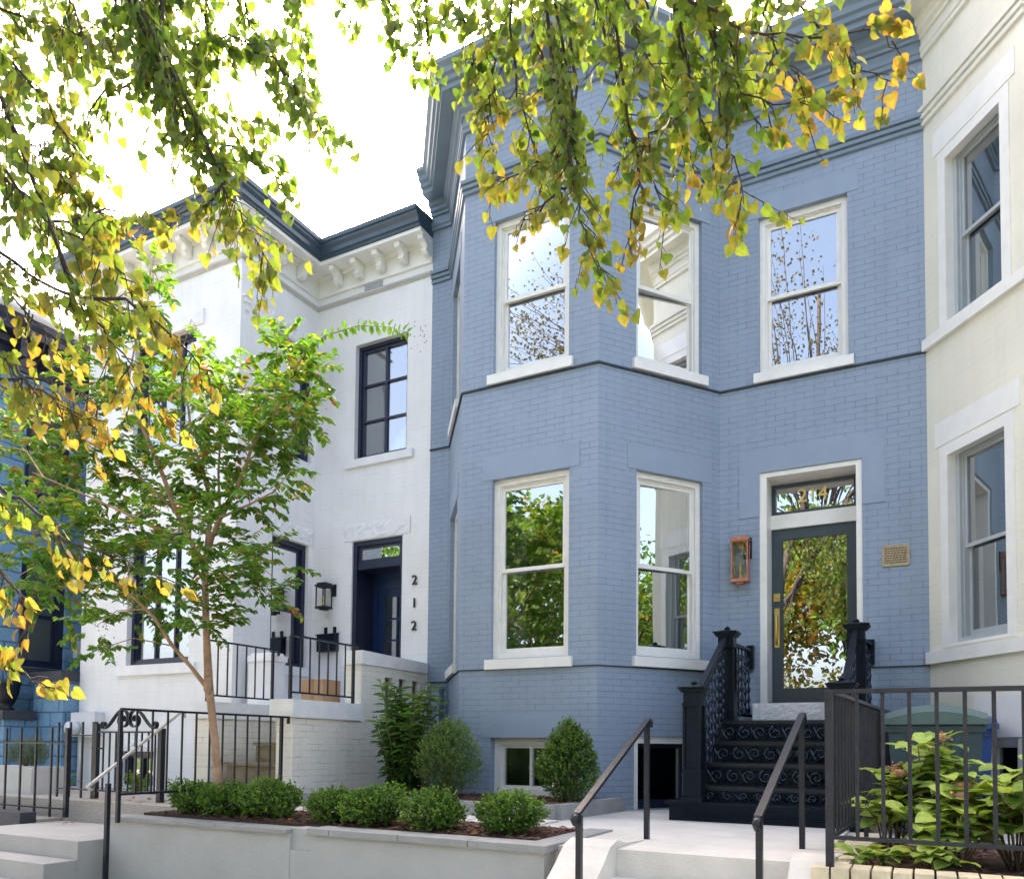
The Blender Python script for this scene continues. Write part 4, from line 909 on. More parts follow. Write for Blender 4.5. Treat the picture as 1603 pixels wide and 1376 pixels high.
iron_rail('fence', (-6.12, 4.40), (-6.12, 6.30), 1.10, 1.83, 11, 'black iron side fence from the scrolled gate to the white porch', 'fence', M['iron_grey'], foot_z=.86, curl=.10)
# front fence pieces beside the gate, with spiked bars standing above the rails
def spike_fence(x0, x1, y, zb, zr0, zr1, zt, n, label):
    r = thing('fence', label, 'fence', ((x0 + x1) / 2, y, zb), 'black iron front fences')
    for z in (zr0, zr1):
        m = MB(); m.bar((x0, y, z), (x1, y, z), .03, .016); m.build('rail', M['iron_grey'], r)
    for i in range(n + 1):
        x = x0 + (x1 - x0) * i / n; m = MB()
        w = .02 if i < n else .045
        m.bar((x, y, zb if i == n else zr0 - .10), (x, y, zt), w, w, up=(1, 0, 0)); m.build('post' if i == n else 'bar', M['iron_grey'], r)
spike_fence(-11.2, -8.545, 5.5, .70, .79, 1.525, 1.70, 9, 'black iron picket fence in front of the concrete planter at the left edge')
spike_fence(-9.35, -8.66, 5.9, .87, .98, 1.62, 1.78, 3, 'short black iron fence length between the left fence and the scrolled gate')
# scrolled gate
gate = thing('gate', 'black iron garden gate with scrollwork on top before the white house', 'gate', (-8.1, 5.9, .88))
m = MB(); m.bar((-8.62, 5.9, .86), (-8.62, 5.9, 1.76), .05, .05, up=(1, 0, 0)); m.bar((-8.70, 5.9, 1.47), (-8.54, 5.9, 1.47), .03, .02); m.build('gate_post', M['iron_grey'], gate)
m = MB(); m.bar((-7.50, 5.9, .86), (-7.50, 5.9, 1.70), .06, .06, up=(1, 0, 0)); m.build('gate_post', M['iron_grey'], gate)
m = MB(); m.bar((-8.58, 5.9, 1.66), (-7.54, 5.9, 1.66), .03, .02); m.bar((-8.58, 5.9, .98), (-7.54, 5.9, .98), .03, .02); gf = m.build('gate_frame', M['iron_grey'], gate)
for i in range(9):
    x = -8.50 + i * .112; m = MB(); m.bar((x, 5.9, .985), (x, 5.9, 1.655), .016, .016, up=(1, 0, 0)); m.build('bar', M['iron_grey'], gate)
def spiral(cx, cz, r0, a0, turns, s=1, n=26, tail=None):
    pts = []
    for i in range(n + 1):
        t = i / n; a = a0 + s * turns * 2 * math.pi * t; r = r0 * (1 - .80 * t); pts.append((cx + r * math.cos(a), 5.9, cz + r * math.sin(a)))
    return ([tail] if tail else []) + pts
def ribbon(mb, pts, w=.045, t=.012):
    for i in range(len(pts) - 1):
        p = V(pts[i]); q = V(pts[i + 1]); d = (q - p).normalized(); u = V((-d.z, 0, d.x)) * t / 2; y = V((0, w / 2, 0))
        mb.hexa([p - u - y, q - u - y, q - u + y, p - u + y, p + u - y, q + u - y, q + u + y, p + u + y])
for s in (-1, 1):
    m = MB(); cx = -8.06 + s * .11
    ribbon(m, spiral(cx, 1.80, .115, math.pi / 2, 1.35, s))
    # long S from the big scroll down to the small end scroll
    ax, az = cx, 1.915; bx, bz = -8.06 + s * .44, 1.70
    S = []
    for i in range(13):
        t = i / 12; S.append((ax + (bx - ax) * t, 5.9, az + (bz - az) * (3 * t * t - 2 * t * t * t)))
    ribbon(m, S)
    ribbon(m, spiral(bx, 1.745, .045, -math.pi / 2, 1.2, s, 14))
    m.build('scroll', M['iron_grey'], gate)
# handrails
def handrail(name, top, low, foot_top, foot_low, label, mat, pmat, w=.045, h=.022):
    r = thing(name, label, 'handrail', ((top[0] + low[0]) / 2, (top[1] + low[1]) / 2, foot_low[2]))
    m = MB(); m.bar(low, top, w, h)
    d = (V(top) - V(low)).normalized()
    t = V(top); pts = [t, t + d * .02, t + V((d.x, d.y, 0)).normalized() * .05 + V((0, 0, -.01)), t + V((d.x, d.y, 0)).normalized() * .055 + V((0, 0, -.05))]
    m.tube(pts, [.024, .024, .022, .02], 8, sq=(1, .5))
    l = V(low); pts = [l, l - d * .03, l - V((d.x, d.y, 0)).normalized() * .05 + V((0, 0, -.03)), l - V((d.x, d.y, 0)).normalized() * .02 + V((0, 0, -.065)), l + V((0, 0, -.055))]
    m.tube(pts, [.024, .024, .022, .02, .016], 8, sq=(1, .6)); m.build('rail', mat, r)
    for a, b in ((foot_top, top), (foot_low, low)):
        if a: m = MB(); m.bar(a, (a[0], a[1], b[2] - .01), .036, .036, up=(0, 1, 0)); m.build('post', pmat, r)
    return r
handrail('handrail', (-1.84, 5.63, 1.745), (-1.93, 4.52, 1.13), (-1.845, 5.63, T0), (-1.93, 4.56, .5), 'black iron handrail on the left of the concrete steps', M['iron_grey'], M['iron_grey'])
handrail('handrail', (-.762, 5.67, 1.775), (-.838, 4.50, 1.165), (-.765, 5.67, T0), (-.838, 4.54, .3), 'black iron handrail on the right of the concrete steps, near the corner fence', M['iron_grey'], M['iron_grey'])
handrail('handrail', (-6.6, 5.397, 1.846), (-6.6, 4.488, 1.18), None, (-6.6, 4.64, .0), 'thin pale handrail on one black post in front of the scrolled gate', M['rail_silver'], M['iron_grey'], .03, .022)
# corner fence on the right
cf = thing('fence', 'charcoal iron corner fence round the hydrangea bed at the right', 'fence', (-.50, 4.80, .86))
FX, FY, FT, FBz = -.50, 4.80, 1.872, 1.05
m = MB(); m.bar((FX, FY, .86), (FX, FY, FT), .042, .042, up=(1, 0, 0)); m.build('post', M['iron_old'], cf)
m = MB(); m.bar((FX - .02, FY, FT), (2.6, FY, FT - .01), .05, .024); m.build('top_rail', M['iron_old'], cf)
m = MB(); m.bar((FX, FY, FBz), (2.6, FY, FBz), .03, .022); m.build('bottom_rail', M['iron_old'], cf)
x = FX + .145
while x < 2.6:
    m = MB(); m.bar((x, FY, FBz + .01), (x, FY, FT - .012), .02, .02, up=(1, 0, 0)); m.build('baluster', M['iron_old'], cf); x += .1315
q = (-.30, 8.75)
m = MB(); m.bar((FX, FY, FT), (*q, FT + .02), .05, .024); m.build('top_rail', M['iron_old'], cf)
m = MB(); m.bar((FX, FY, FBz), (*q, FBz), .03, .022); m.build('bottom_rail', M['iron_old'], cf)
for i in range(1, 29):
    t = i / 29; x, y = FX + (q[0] - FX) * t, FY + (q[1] - FY) * t; m = MB()
    big = i in (12, 24)
    m.bar((x, y, .86 if big else FBz + .01), (x, y, FT - .01), .03 if big else .014, .03 if big else .014, up=(0, 1, 0)); m.build('post' if big else 'baluster', M['iron_old'], cf)

# ================================================================== IRON STOOP
stoop = thing('iron_stoop', 'black cast iron stoop with scrolled risers and lattice railings below the glass door', 'stoop', (-1.3, 7.9, T0))
XL_, XR_ = -1.90, -.645
TZ = [1.19, 1.40, 1.61, 1.825]; TY = [7.34, 7.60, 7.87, 8.13]
m = MB(); m.box(-2.15, -.45, 7.22, 8.95, T0 - .01, 1.02); m.box(-2.185, -.42, 7.18, 7.36, 1.021, 1.05)
for k in range(4): m.box(-2.02, -.50, 7.205, 7.219, .90 + k * .018, .908 + k * .018)
m.box(-2.0, -1.985, 7.21, 7.2195, .89, 1.01)
m.build('base', M['iron'], stoop)
def riser(k):
    z0 = 1.05 if k == 0 else TZ[k - 1]; z1 = TZ[k] - .035; y = TY[k] + .03; m = MB()
    m.box(XL_ + .01, XR_ - .01, y, y + .02, z0, z1)
    m.box(XL_ + .01, XR_ - .01, y - .012, y - .001, z0, z0 + .016); m.box(XL_ + .01, XR_ - .01, y - .012, y - .001, z1 - .016, z1)
    h = (z1 - z0); zc = (z0 + z1) / 2; rr = h * .37; n = 8; wv = (XR_ - XL_ - .06) / n; rd = random.Random(k)
    for i in range(n):
        cx = XL_ + .03 + wv * (i + .5); s = 1 if i % 2 else -1
        pts = []
        for j in range(23):
            t = j / 22; a = s * (math.pi / 2 + t * 2.6 * math.pi); r = rr * (1.05 - .85 * t); pts.append((cx + r * math.cos(a), y - .008, zc + s * .0 + r * math.sin(a)))
        pts = [(cx - wv * .62 * 1, y - .008, zc - s * rr * .9), (cx - wv * .3, y - .008, zc + s * rr * .55)] + pts
        m.tube(pts, [.0095] * len(pts), 6, 1)
        for j in range(24):   # cast leaves
            lx = cx + rd.uniform(-.5, .5) * wv; lz = zc + rd.uniform(-1.05, 1.05) * rr; a = rd.uniform(0, 6.28); l = rd.uniform(.014, .026); w = l * .5
            ca, sa = math.cos(a), math.sin(a); Y = y - .004
            m.mesh([(lx - ca * l, Y, lz - sa * l), (lx + sa * w, Y, lz - ca * w), (lx + ca * l, Y, lz + sa * l), (lx - sa * w, Y, lz + ca * w), (lx, Y - .016, lz)],
                   [(0, 1, 4), (1, 2, 4), (2, 3, 4), (3, 0, 4)], 1, False)
    return m.build('riser', [M['iron'], M['iron_gloss']], stoop)
for k in range(4): riser(k)
for k in range(4):
    m = MB(); y1 = TY[k + 1] + .05 if k < 3 else 8.76
    m.box(XL_ - .03, XR_ + .03, TY[k], y1, TZ[k] - .035, TZ[k]); m.build('tread', M['iron_grey'], stoop)
def newel(x, y, z0, z1):
    m = MB(); w = .085
    m.box(x - w - .012, x + w + .012, y - w - .012, y + w + .012, z0, z0 + .05)
    m.box(x - w, x + w, y - w, y + w, z0 + .05, z0 + .27); m.box(x - w + .02, x + w - .02, y - w + .02, y + w - .02, z0 + .27, z1 - .20)
    m.box(x - w - .006, x + w + .006, y - w - .006, y + w + .006, z0 + .27, z0 + .295)
    for sx in (-1, 1):
        for ax in (0, 1):   # corner fillets of the sunk panels
            for sy in (-1, 1):
                px = x + sx * (w - .012); py = y + sy * (w - .012)
                m.box(px - .011, px + .011, py - .011, py + .011, z0 + .296, z1 - .201)
            break
    m.box(x - w - .004, x + w + .004, y - w - .004, y + w + .004, z1 - .20, z1 - .175); m.box(x - w + .006, x + w - .006, y - w + .006, y + w - .006, z1 - .175, z1 - .08)
    t = z1 - .08
    for a, b, c in ((.0, .02, .02), (.02, .035, .04), (.04, .055, .055)):
        m.box(x - w - c * .7, x + w + c * .7, y - w - c * .7, y + w + c * .7, t + a * .9, t + b * .9)
    m.mesh([(x - w - .03, y - w - .03, t + .05), (x + w + .03, y - w - .03, t + .05), (x + w + .03, y + w + .03, t + .05), (x - w - .03, y + w + .03, t + .05), (x, y, t + .085)], [(0, 1, 4), (1, 2, 4), (2, 3, 4), (3, 0, 4)])
    m.lathe((x, y, t + .075), [(.02, 0), (.03, .012), (.03, .022), (.012, .034), (.002, .04)], 10)
    m.build('newel_post', M['iron'], stoop)
def lattice(p, q, zb0, zb1, zt0, zt1, n):
    """panel of bars hung with rows of cast drops between a sloped rail pair"""
    m = MB(); P = lambda t, f: V((p[0] + (q[0] - p[0]) * t, p[1] + (q[1] - p[1]) * t, (zb0 + (zb1 - zb0) * t) * (1 - f) + (zt0 + (zt1 - zt0) * t) * f))
    m.bar(P(0, 1), P(1, 1), .055, .03); m.bar(P(0, .88), P(1, .88), .02, .014); m.bar(P(0, 0), P(1, 0), .04, .03)
    d = V((q[0] - p[0], q[1] - p[1], 0)).normalized()
    for i in range(n):
        t = (i + .5) / n; a = P(t, 0); b = P(t, .98); m.tube([a, b], .009, 5)
        H = b.z - a.z; k = max(4, int(H / .105)); o = (i % 2) * .5
        for j in range(k):
            z = a.z + H * (j + .35 + o * .6) / (k + .4); c = V((a.x, a.y, z)); rw = .028; rh = .042
            pts = [c + d * (rw * math.sin(u)) + V((0, 0, -rh * math.cos(u) * (1 if math.cos(u) > 0 else .55))) for u in [2 * math.pi * h / 10 for h in range(11)]]
            m.tube(pts, .009, 5, 1, cap=False)
            m.mesh([tuple(c + V((0, 0, -.035))), tuple(c + d * .018), tuple(c + V((0, 0, .02))), tuple(c - d * .018), tuple(c + V((d.y, -d.x, 0)) * .016), tuple(c - V((d.y, -d.x, 0)) * .016)],
                   [(0, 1, 4), (1, 2, 4), (2, 3, 4), (3, 0, 4), (1, 0, 5), (2, 1, 5), (3, 2, 5), (0, 3, 5)], 1, True)
            if j % 2 == 0: m.tube([c - d * .05, c + d * .05], .005, 4)
    m.build('railing_panel', [M['iron'], M['iron_gloss']], stoop)
for x0, x1 in ((XL_ - .01, XL_ + .035), (XR_ - .0, XR_ + .03)):
    newel(x0, 7.10 + .10, 1.052, 2.13); newel(x1, 8.36, 1.826, 2.79)
    lattice((x0, 7.29), (x1, 8.27), 1.16, 1.93, 2.04, 2.70, 9)
    xw = -1.74 if x0 < -1 else -.52
    lattice((x1, 8.46), (xw, 8.93), 1.90, 1.90, 2.66, 2.62, 6)
    m = MB(); m.box(xw - .035, xw + .035, 8.90, 8.995, 2.42, 2.68); m.build('wall_bracket', M['iron'], stoop)
m = MB(); m.box(XL_ - .02, XL_ + .01, 7.36, 8.75, 1.06, 1.16)
for k in range(4): m.box(XL_ - .015, XL_ + .005, TY[k] + .03, (TY[k + 1] + .03) if k < 3 else 8.75, 1.161, TZ[k] - .036)
m.build('stringer', M['iron'], stoop)
m = MB(); m.box(XR_ - .005, XR_ + .02, 7.36, 8.75, 1.06, 1.16)
for k in range(4): m.box(XR_ - .004, XR_ + .015, TY[k] + .03, (TY[k + 1] + .03) if k < 3 else 8.75, 1.161, TZ[k] - .036)
m.build('stringer', M['iron'], stoop)

# ================================================================== SMALL THINGS ON WALLS
def lantern(name, label, F, s, z0, z1, w, d, mat, arm=0.0, gm=M['lamp_glass'], open_=False):
    r = thing(name, label, 'lantern', F.pt(s, 0, z0)); o0 = arm; o1 = arm + d; t = .014
    m = MB()
    for a in (s - w / 2, s + w / 2 - t):
        for o in (o0, o1 - t): m.fbox(F, a, a + t, o, o + t, z0 + .04, z1 - .05)
    for z in (z0 + .04, z1 - .064): sash_ring_h(m, F, s - w / 2, s + w / 2, o0, o1, z, t)
    m.build('frame', mat, r)
    m = MB(); m.fbox(F, s - w / 2 - .012, s + w / 2 + .012, o0 - .005, o1 + .012, z1 - .05, z1 - .03); m.fbox(F, s - w / 2 + .01, s + w / 2 - .01, o0 + .0, o1 - .01, z1 - .03, z1); m.build('lid', mat, r)
    m = MB(); m.fbox(F, s - w / 2 - .006, s + w / 2 + .006, o0 - .003, o1 + .006, z0 + .02, z0 + .039); m.fbox(F, s - w / 4, s + w / 4, o0 + .02, o1 - .03, z0, z0 + .02); m.build('base', mat, r)
    m = MB()
    if not open_: m.fbox(F, s - w / 2 + .005, s + w / 2 - .005, o1 - .009, o1 - .006, z0 + .05, z1 - .06)
    for a in (s - w / 2 + .005, s + w / 2 - .008): m.fbox(F, a, a + .003, o0 + .01, o1 - .012, z0 + .05, z1 - .06)
    if not open_: m.build('glass', gm, r)
    m = MB(); c = F.pt(s, (o0 + o1) / 2, z0 + .04); m.lathe(c, [(.018, 0), (.018, .07), (.012, .08), (.008, .10), (.015, .13), (.012, .16), (.002, .19)], 8); m.build('burner', M['brass'], r)
    m = MB(); m.fbox(F, s + (w * .1 if arm else -w * .32), s + (w * .6 if arm else w * .32), .001, max(.012, arm * .25), z0 + (z1 - z0) * (.55 if arm else .35), z1 - .0)
    if arm: m.fbox(F, s - .012, s + .012, .012, arm + .02, z1 - .06, z1 - .036)
    m.build('back_plate', mat if arm > .05 else M['iron'], r); return r
def sash_ring_h(mb, F, a, b, o0, o1, z, t):
    mb.fbox(F, a + t, b - t, o0, o0 + t, z, z + t); mb.fbox(F, a + t, b - t, o1 - t, o1, z, z + t)
    mb.fbox(F, a, a + t, o0 + t, o1 - t, z, z + t); mb.fbox(F, b - t, b, o0 + t, o1 - t, z, z + t)
lantern('wall_lantern', 'slim copper gas lantern on the blue wall left of the glass door', Fm, 4.243, 3.375, 3.905, .185, .13, M['copper'], .012)
lantern('wall_lantern', 'black open frame box lantern on the white wall left of the navy door', Wm, .36, 3.50, 3.90, .18, .16, M['iron_grey'], .07, open_=True)
pq = thing('plaque', 'small bronze plaque with rows of raised lettering on the blue wall right of the door', 'plaque', Fm.pt(5.81, 0, 3.44))
m = MB(); m.fbox(Fm, 5.678, 5.932, .001, .014, 3.442, 3.658); sash_ring(m, Fm, 5.678, 5.932, .019, 3.442, 3.658, .012, .005); m.build('plate', M['bronze'], pq)
m = MB(); rq = random.Random(4)
for j in range(7):
    x = 5.70
    while x < 5.905:
        wv = min(rq.uniform(.012, .03), 5.912 - x); m.fbox(Fm, x, x + wv, .0145, .0175, 3.470 + j * .0245, 3.483 + j * .0245); x += wv + .006
m.build('lettering', M['stem'], pq)
mbx = thing('mail_box', 'black metal mail box hung on the white wall left of the navy door', 'mailbox', Wm.pt(.40, 0, 2.89))
m = MB(); m.fbox(Wm, .20, .53, .004, .11, 2.90, 3.16); m.hexa([Wm.pt(.19, .004, 3.162), Wm.pt(.54, .004, 3.162), Wm.pt(.54, .13, 3.14), Wm.pt(.19, .13, 3.14), Wm.pt(.19, .004, 3.18), Wm.pt(.54, .004, 3.18), Wm.pt(.54, .13, 3.155), Wm.pt(.19, .13, 3.155)]); m.build('body', M['iron'], mbx)
m = MB(); m.fbox(Wm, .26, .31, .002, .02, 3.18, 3.27); m.fbox(Wm, .43, .48, .002, .02, 3.18, 3.27); m.build('hanger', M['iron'], mbx)
ub = thing('utility_meter', 'pale grey utility box with a round meter on the white house near the gate', 'meter', (-11.0, 7.45, 1.6))
m = MB(); m.fbox(Wf, .06, .62, .002, .16, 1.62, 1.98); m.build('box', M['meter'], ub)
m = MB(); m.tube([Wf.pt(.22, .17, 1.74), Wf.pt(.22, .30, 1.74)], .10, 16); m.tube([Wf.pt(.22, .08, 1.62), Wf.pt(.22, .08, .9)], .03, 8); m.build('dial', M['meter'], ub)
cbx = thing('cardboard_box', 'brown cardboard box left on the white porch behind the railing', 'box', (-6.9, 7.75, 2.05))
m = MB(); m.box(-7.08, -6.72, 7.62, 7.95, 2.052, 2.36); m.build('carton', M['cardboard'], cbx)
m = MB(); m.box(-6.93, -6.87, 7.616, 7.955, 2.06, 2.364); m.build('tape', M['tape'], cbx)
# bins behind the hydrangeas
def bin_(x, y, w, d, z0, h, bm, lm, label, rz=0):
    r = thing('wheelie_bin', label, 'bin', (x, y, z0)); t = .84
    m = MB(); a, b = w / 2, d / 2; H = h * .86
    def ring(f, z, e=0): return [(x - a * f - e, y - b * f - e, z), (x + a * f + e, y - b * f - e, z), (x + a * f + e, y + b * f + e, z), (x - a * f - e, y + b * f + e, z)]
    r0 = ring(t, z0 + .04); r1 = ring(1, z0 + H); m.mesh(r0 + r1, [(3, 2, 1, 0), (0, 1, 5, 4), (1, 2, 6, 5), (2, 3, 7, 6), (3, 0, 4, 7), (4, 5, 6, 7)])
    for e, z in ((.02, H - .06),): m.hexa(ring(1, z0 + z, .018) + ring(1, z0 + z + .05, .022))
    for k in (-1, 1):     # moulded ribs
        m.hexa([(x + k * a * .45 - .03, y - b * .9 - .02, z0 + .2), (x + k * a * .45 + .03, y - b * .9 - .02, z0 + .2), (x + k * a * .45 + .03, y - b * .88, z0 + .2), (x + k * a * .45 - .03, y - b * .88, z0 + .2),
                (x + k * a * .45 - .03, y - b - .015, z0 + H - .1), (x + k * a * .45 + .03, y - b - .015, z0 + H - .1), (x + k * a * .45 + .03, y - b * .97, z0 + H - .1), (x + k * a * .45 - .03, y - b * .97, z0 + H - .1)])
    m.build('body', bm, r)
    m = MB(); n = 8; rows = []
    for i in range(n + 1):
        u = -1 + 2 * i / n; zc = z0 + H + .05 + .07 * (1 - u * u) 
        rows.append([(x + u * (a + .04), y - b - .05, zc - .02), (x + u * (a + .04), y - b * .3, zc + .045), (x + u * (a + .04), y + b * .5, zc + .05), (x + u * (a + .04), y + b + .03, zc)])
    for i in range(n):
        for j in range(3): m.face([rows[i][j], rows[i + 1][j], rows[i + 1][j + 1], rows[i][j + 1]], smooth=True)
        for j in (0, 3): m.face([rows[i][j], rows[i + 1][j], rows[i + 1][j][:2] + (z0 + H,), rows[i][j][:2] + (z0 + H,)])
    m.hexa([(x - a - .045, y - b - .055, z0 + H + .0), (x + a + .045, y - b - .055, z0 + H), (x + a + .045, y + b + .03, z0 + H), (x - a - .045, y + b + .03, z0 + H),
            (x - a - .045, y - b - .055, z0 + H + .045), (x + a + .045, y - b - .055, z0 + H + .045), (x + a + .045, y + b + .03, z0 + H + .045), (x - a - .045, y + b + .03, z0 + H + .045)])
    m.build('lid', lm, r)
    for k in (-1, 1):
        m = MB(); m.tube([(x + k * (a * .8), y + b + .02, z0 + .11), (x + k * (a * .8 + .05), y + b + .02, z0 + .11)], .11, 14); m.build('wheel', M['iron'], r)
    m = MB(); m.tube([(x - a * .8, y + b + .01, z0 + H - .02), (x - a * .8, y + b + .09, z0 + H), (x + a * .8, y + b + .09, z0 + H), (x + a * .8, y + b + .01, z0 + H - .02)], .014, 8); m.build('handle', bm, r)
    return r
bin_(.04, 7.30, .66, .62, .85, 1.04, M['bin_green'], M['bin_lid'], 'dark green wheelie bin with a pale green lid behind the hydrangeas')
bin_(.23, 8.05, .50, .50, .85, 1.02, M['bin_blue'], M['bin_blue'], 'blue recycling bin half hidden behind the green wheelie bin')
# concrete trough at the left edge
pl = thing('planter', 'pale concrete trough planter behind the left iron fence', 'planter', (-10.4, 6.1, .66))
m = MB(); m.box(-11.0, -9.88, 5.9, 6.4, .655, 1.20); m.box(-10.95, -9.93, 5.95, 6.35, 1.20, 1.222); m.build('trough', M['planter'], pl)
# ================================================================== PLANTS
def frame_from(tip, nor):
    y = V(tip).normalized(); n = V(nor); n = n - y * n.dot(y)
    if n.length < 1e-4: n = y.orthogonal()
    n.normalize(); return y.cross(n).normalized(), y, n
MAPLE = ([(0, 0, 0), (0, .45, .0), (0, 1.02, -.06)], [(.22, -.07, .05), (.43, .06, .09), (.50, .25, .11), (.43, .42, .08), (.39, .58, .08), (.19, .78, .03)])
def leaf_maple(mb, p, tip, nor, size, cin, ced, curl=1.0):
    x, y, n = frame_from(tip, nor); b = len(mb.v)
    mid, edge = MAPLE; P = []
    for (u, v, w) in mid: P.append(p + (y * v + n * (w * curl - .10 * curl * v * v)) * size)
    for s in (1, -1):
        for (u, v, w) in edge: P.append(p + (x * u * s * .92 + y * v + n * (w * curl - .10 * curl * v * v)) * size)
    mb.v += [tuple(q) for q in P]
    mb.col += [cin, cin, ced] + [ced] * 12
    for s in (3, 9):
        e = [b + s + k for k in range(6)]
        for f in ((b, e[0], e[1], b + 1), (b + 1, e[1], e[2], e[3]), (b + 1, e[3], e[4], e[5]), (b + 1, e[5], b + 2)):
            mb.f.append(f if s == 3 else f[::-1]); mb.m.append(0); mb.sm.append(False); mb.uv.append([(0, 0)] * len(f))
def leaf_oval(mb, p, tip, nor, size, cin, ced, wid=.24, fold=.10, droop=.12):
    x, y, n = frame_from(tip, nor); b = len(mb.v)
    P = [p, p + y * size - n * droop * size]
    for s in (1, -1):
        P += [p + (x * wid * s + y * .28 + n * fold) * size, p + (x * wid * .9 * s + y * .66 + n * (fold - droop * .45)) * size]
    mb.v += [tuple(q) for q in P]; mb.col += [cin, ced, cin, ced, cin, ced]
    for f in ((b, b + 2, b + 3, b + 1), (b, b + 1, b + 5, b + 4)):
        mb.f.append(f); mb.m.append(0); mb.sm.append(False); mb.uv.append([(0, 0)] * 4)
def leaf_broad(mb, p, tip, nor, size, cin, ced):
    x, y, n = frame_from(tip, nor); b = len(mb.v)
    mid = [(0, 0), (.35, .04), (.7, .0), (1.0, -.14)]; P = [p + (y * v + n * w) * size for v, w in mid]
    ed = [(.20, .06, .07), (.36, .30, .12), (.34, .58, .08), (.18, .84, -.03)]
    for s in (1, -1): P += [p + (x * u * s + y * v + n * w) * size for u, v, w in ed]
    mb.v += [tuple(q) for q in P]; mb.col += [cin, cin, cin, ced] + [cin, ced, ced, ced] * 2
    for s in (4, 8):
        e = [b + s + k for k in range(4)]
        for f in ((b, e[0], e[1], b + 1), (b + 1, e[1], e[2], b + 2), (b + 2, e[2], e[3], b + 3)):
            mb.f.append(f if s == 4 else f[::-1]); mb.m.append(0); mb.sm.append(True); mb.uv.append([(0, 0)] * 4)
def lerp3(a, b, t): return tuple(a[i] * (1 - t) + b[i] * t for i in range(3))
def rvec(r, s=1.0): return V((r.uniform(-s, s), r.uniform(-s, s), r.uniform(-s, s)))
GREEN_A, GREEN_B, YEL, ORA, RUS = (.075, .145, .030), (.150, .225, .036), (.235, .215, .045), (.34, .135, .035), (.26, .075, .02)

# ---- street maple whose boughs hang into the picture from above
maple = thing('maple_tree', 'street maple with green and orange autumn leaves hanging down from above', 'tree', (-4.6, -1.9, 0))
rm = random.Random(11)
m = MB(); m.tube([(-4.6, -1.9, -.1), (-4.62, -1.88, .4), (-4.55, -1.8, 1.6), (-4.5, -1.65, 2.9), (-4.4, -1.5, 3.6)], [.26, .21, .18, .17, .16], 14); m.build('trunk', M['bark'], maple)
LIMBS = [[(-4.4, -1.5, 3.5), (-3.6, -.6, 4.3), (-2.6, .5, 5.0), (-1.8, 1.8, 5.8), (-1.1, 3.3, 6.3)],
         [(-4.42, -1.5, 3.4), (-4.3, -.2, 4.6), (-3.9, 1.2, 5.5), (-3.7, 2.2, 6.0), (-3.6, 3.1, 6.4)],
         [(-4.45, -1.52, 3.3), (-4.7, -.6, 4.0), (-4.8, .4, 4.5), (-4.85, 1.3, 4.7), (-4.9, 2.1, 4.9)],
         [(-4.4, -1.5, 3.5), (-3.2, -1.2, 5.4), (-2.6, -1.4, 7.6), (-2.3, -1.5, 9.5), (-2.2, -1.3, 12.5)], [(-4.42, -1.55, 3.5), (-5.2, -2.4, 5.2), (-6.0, -3.1, 6.8)]]
m = MB()
for L in LIMBS: m.tube(L, [.12 - .085 * i / (len(L) - 1) for i in range(len(L))], 10)
lp = []
for L in LIMBS[:3]:
    for i in range(len(L) - 1):
        for k in range(5): lp.append(V(L[i]).lerp(V(L[i + 1]), k / 5))
crown = MB()
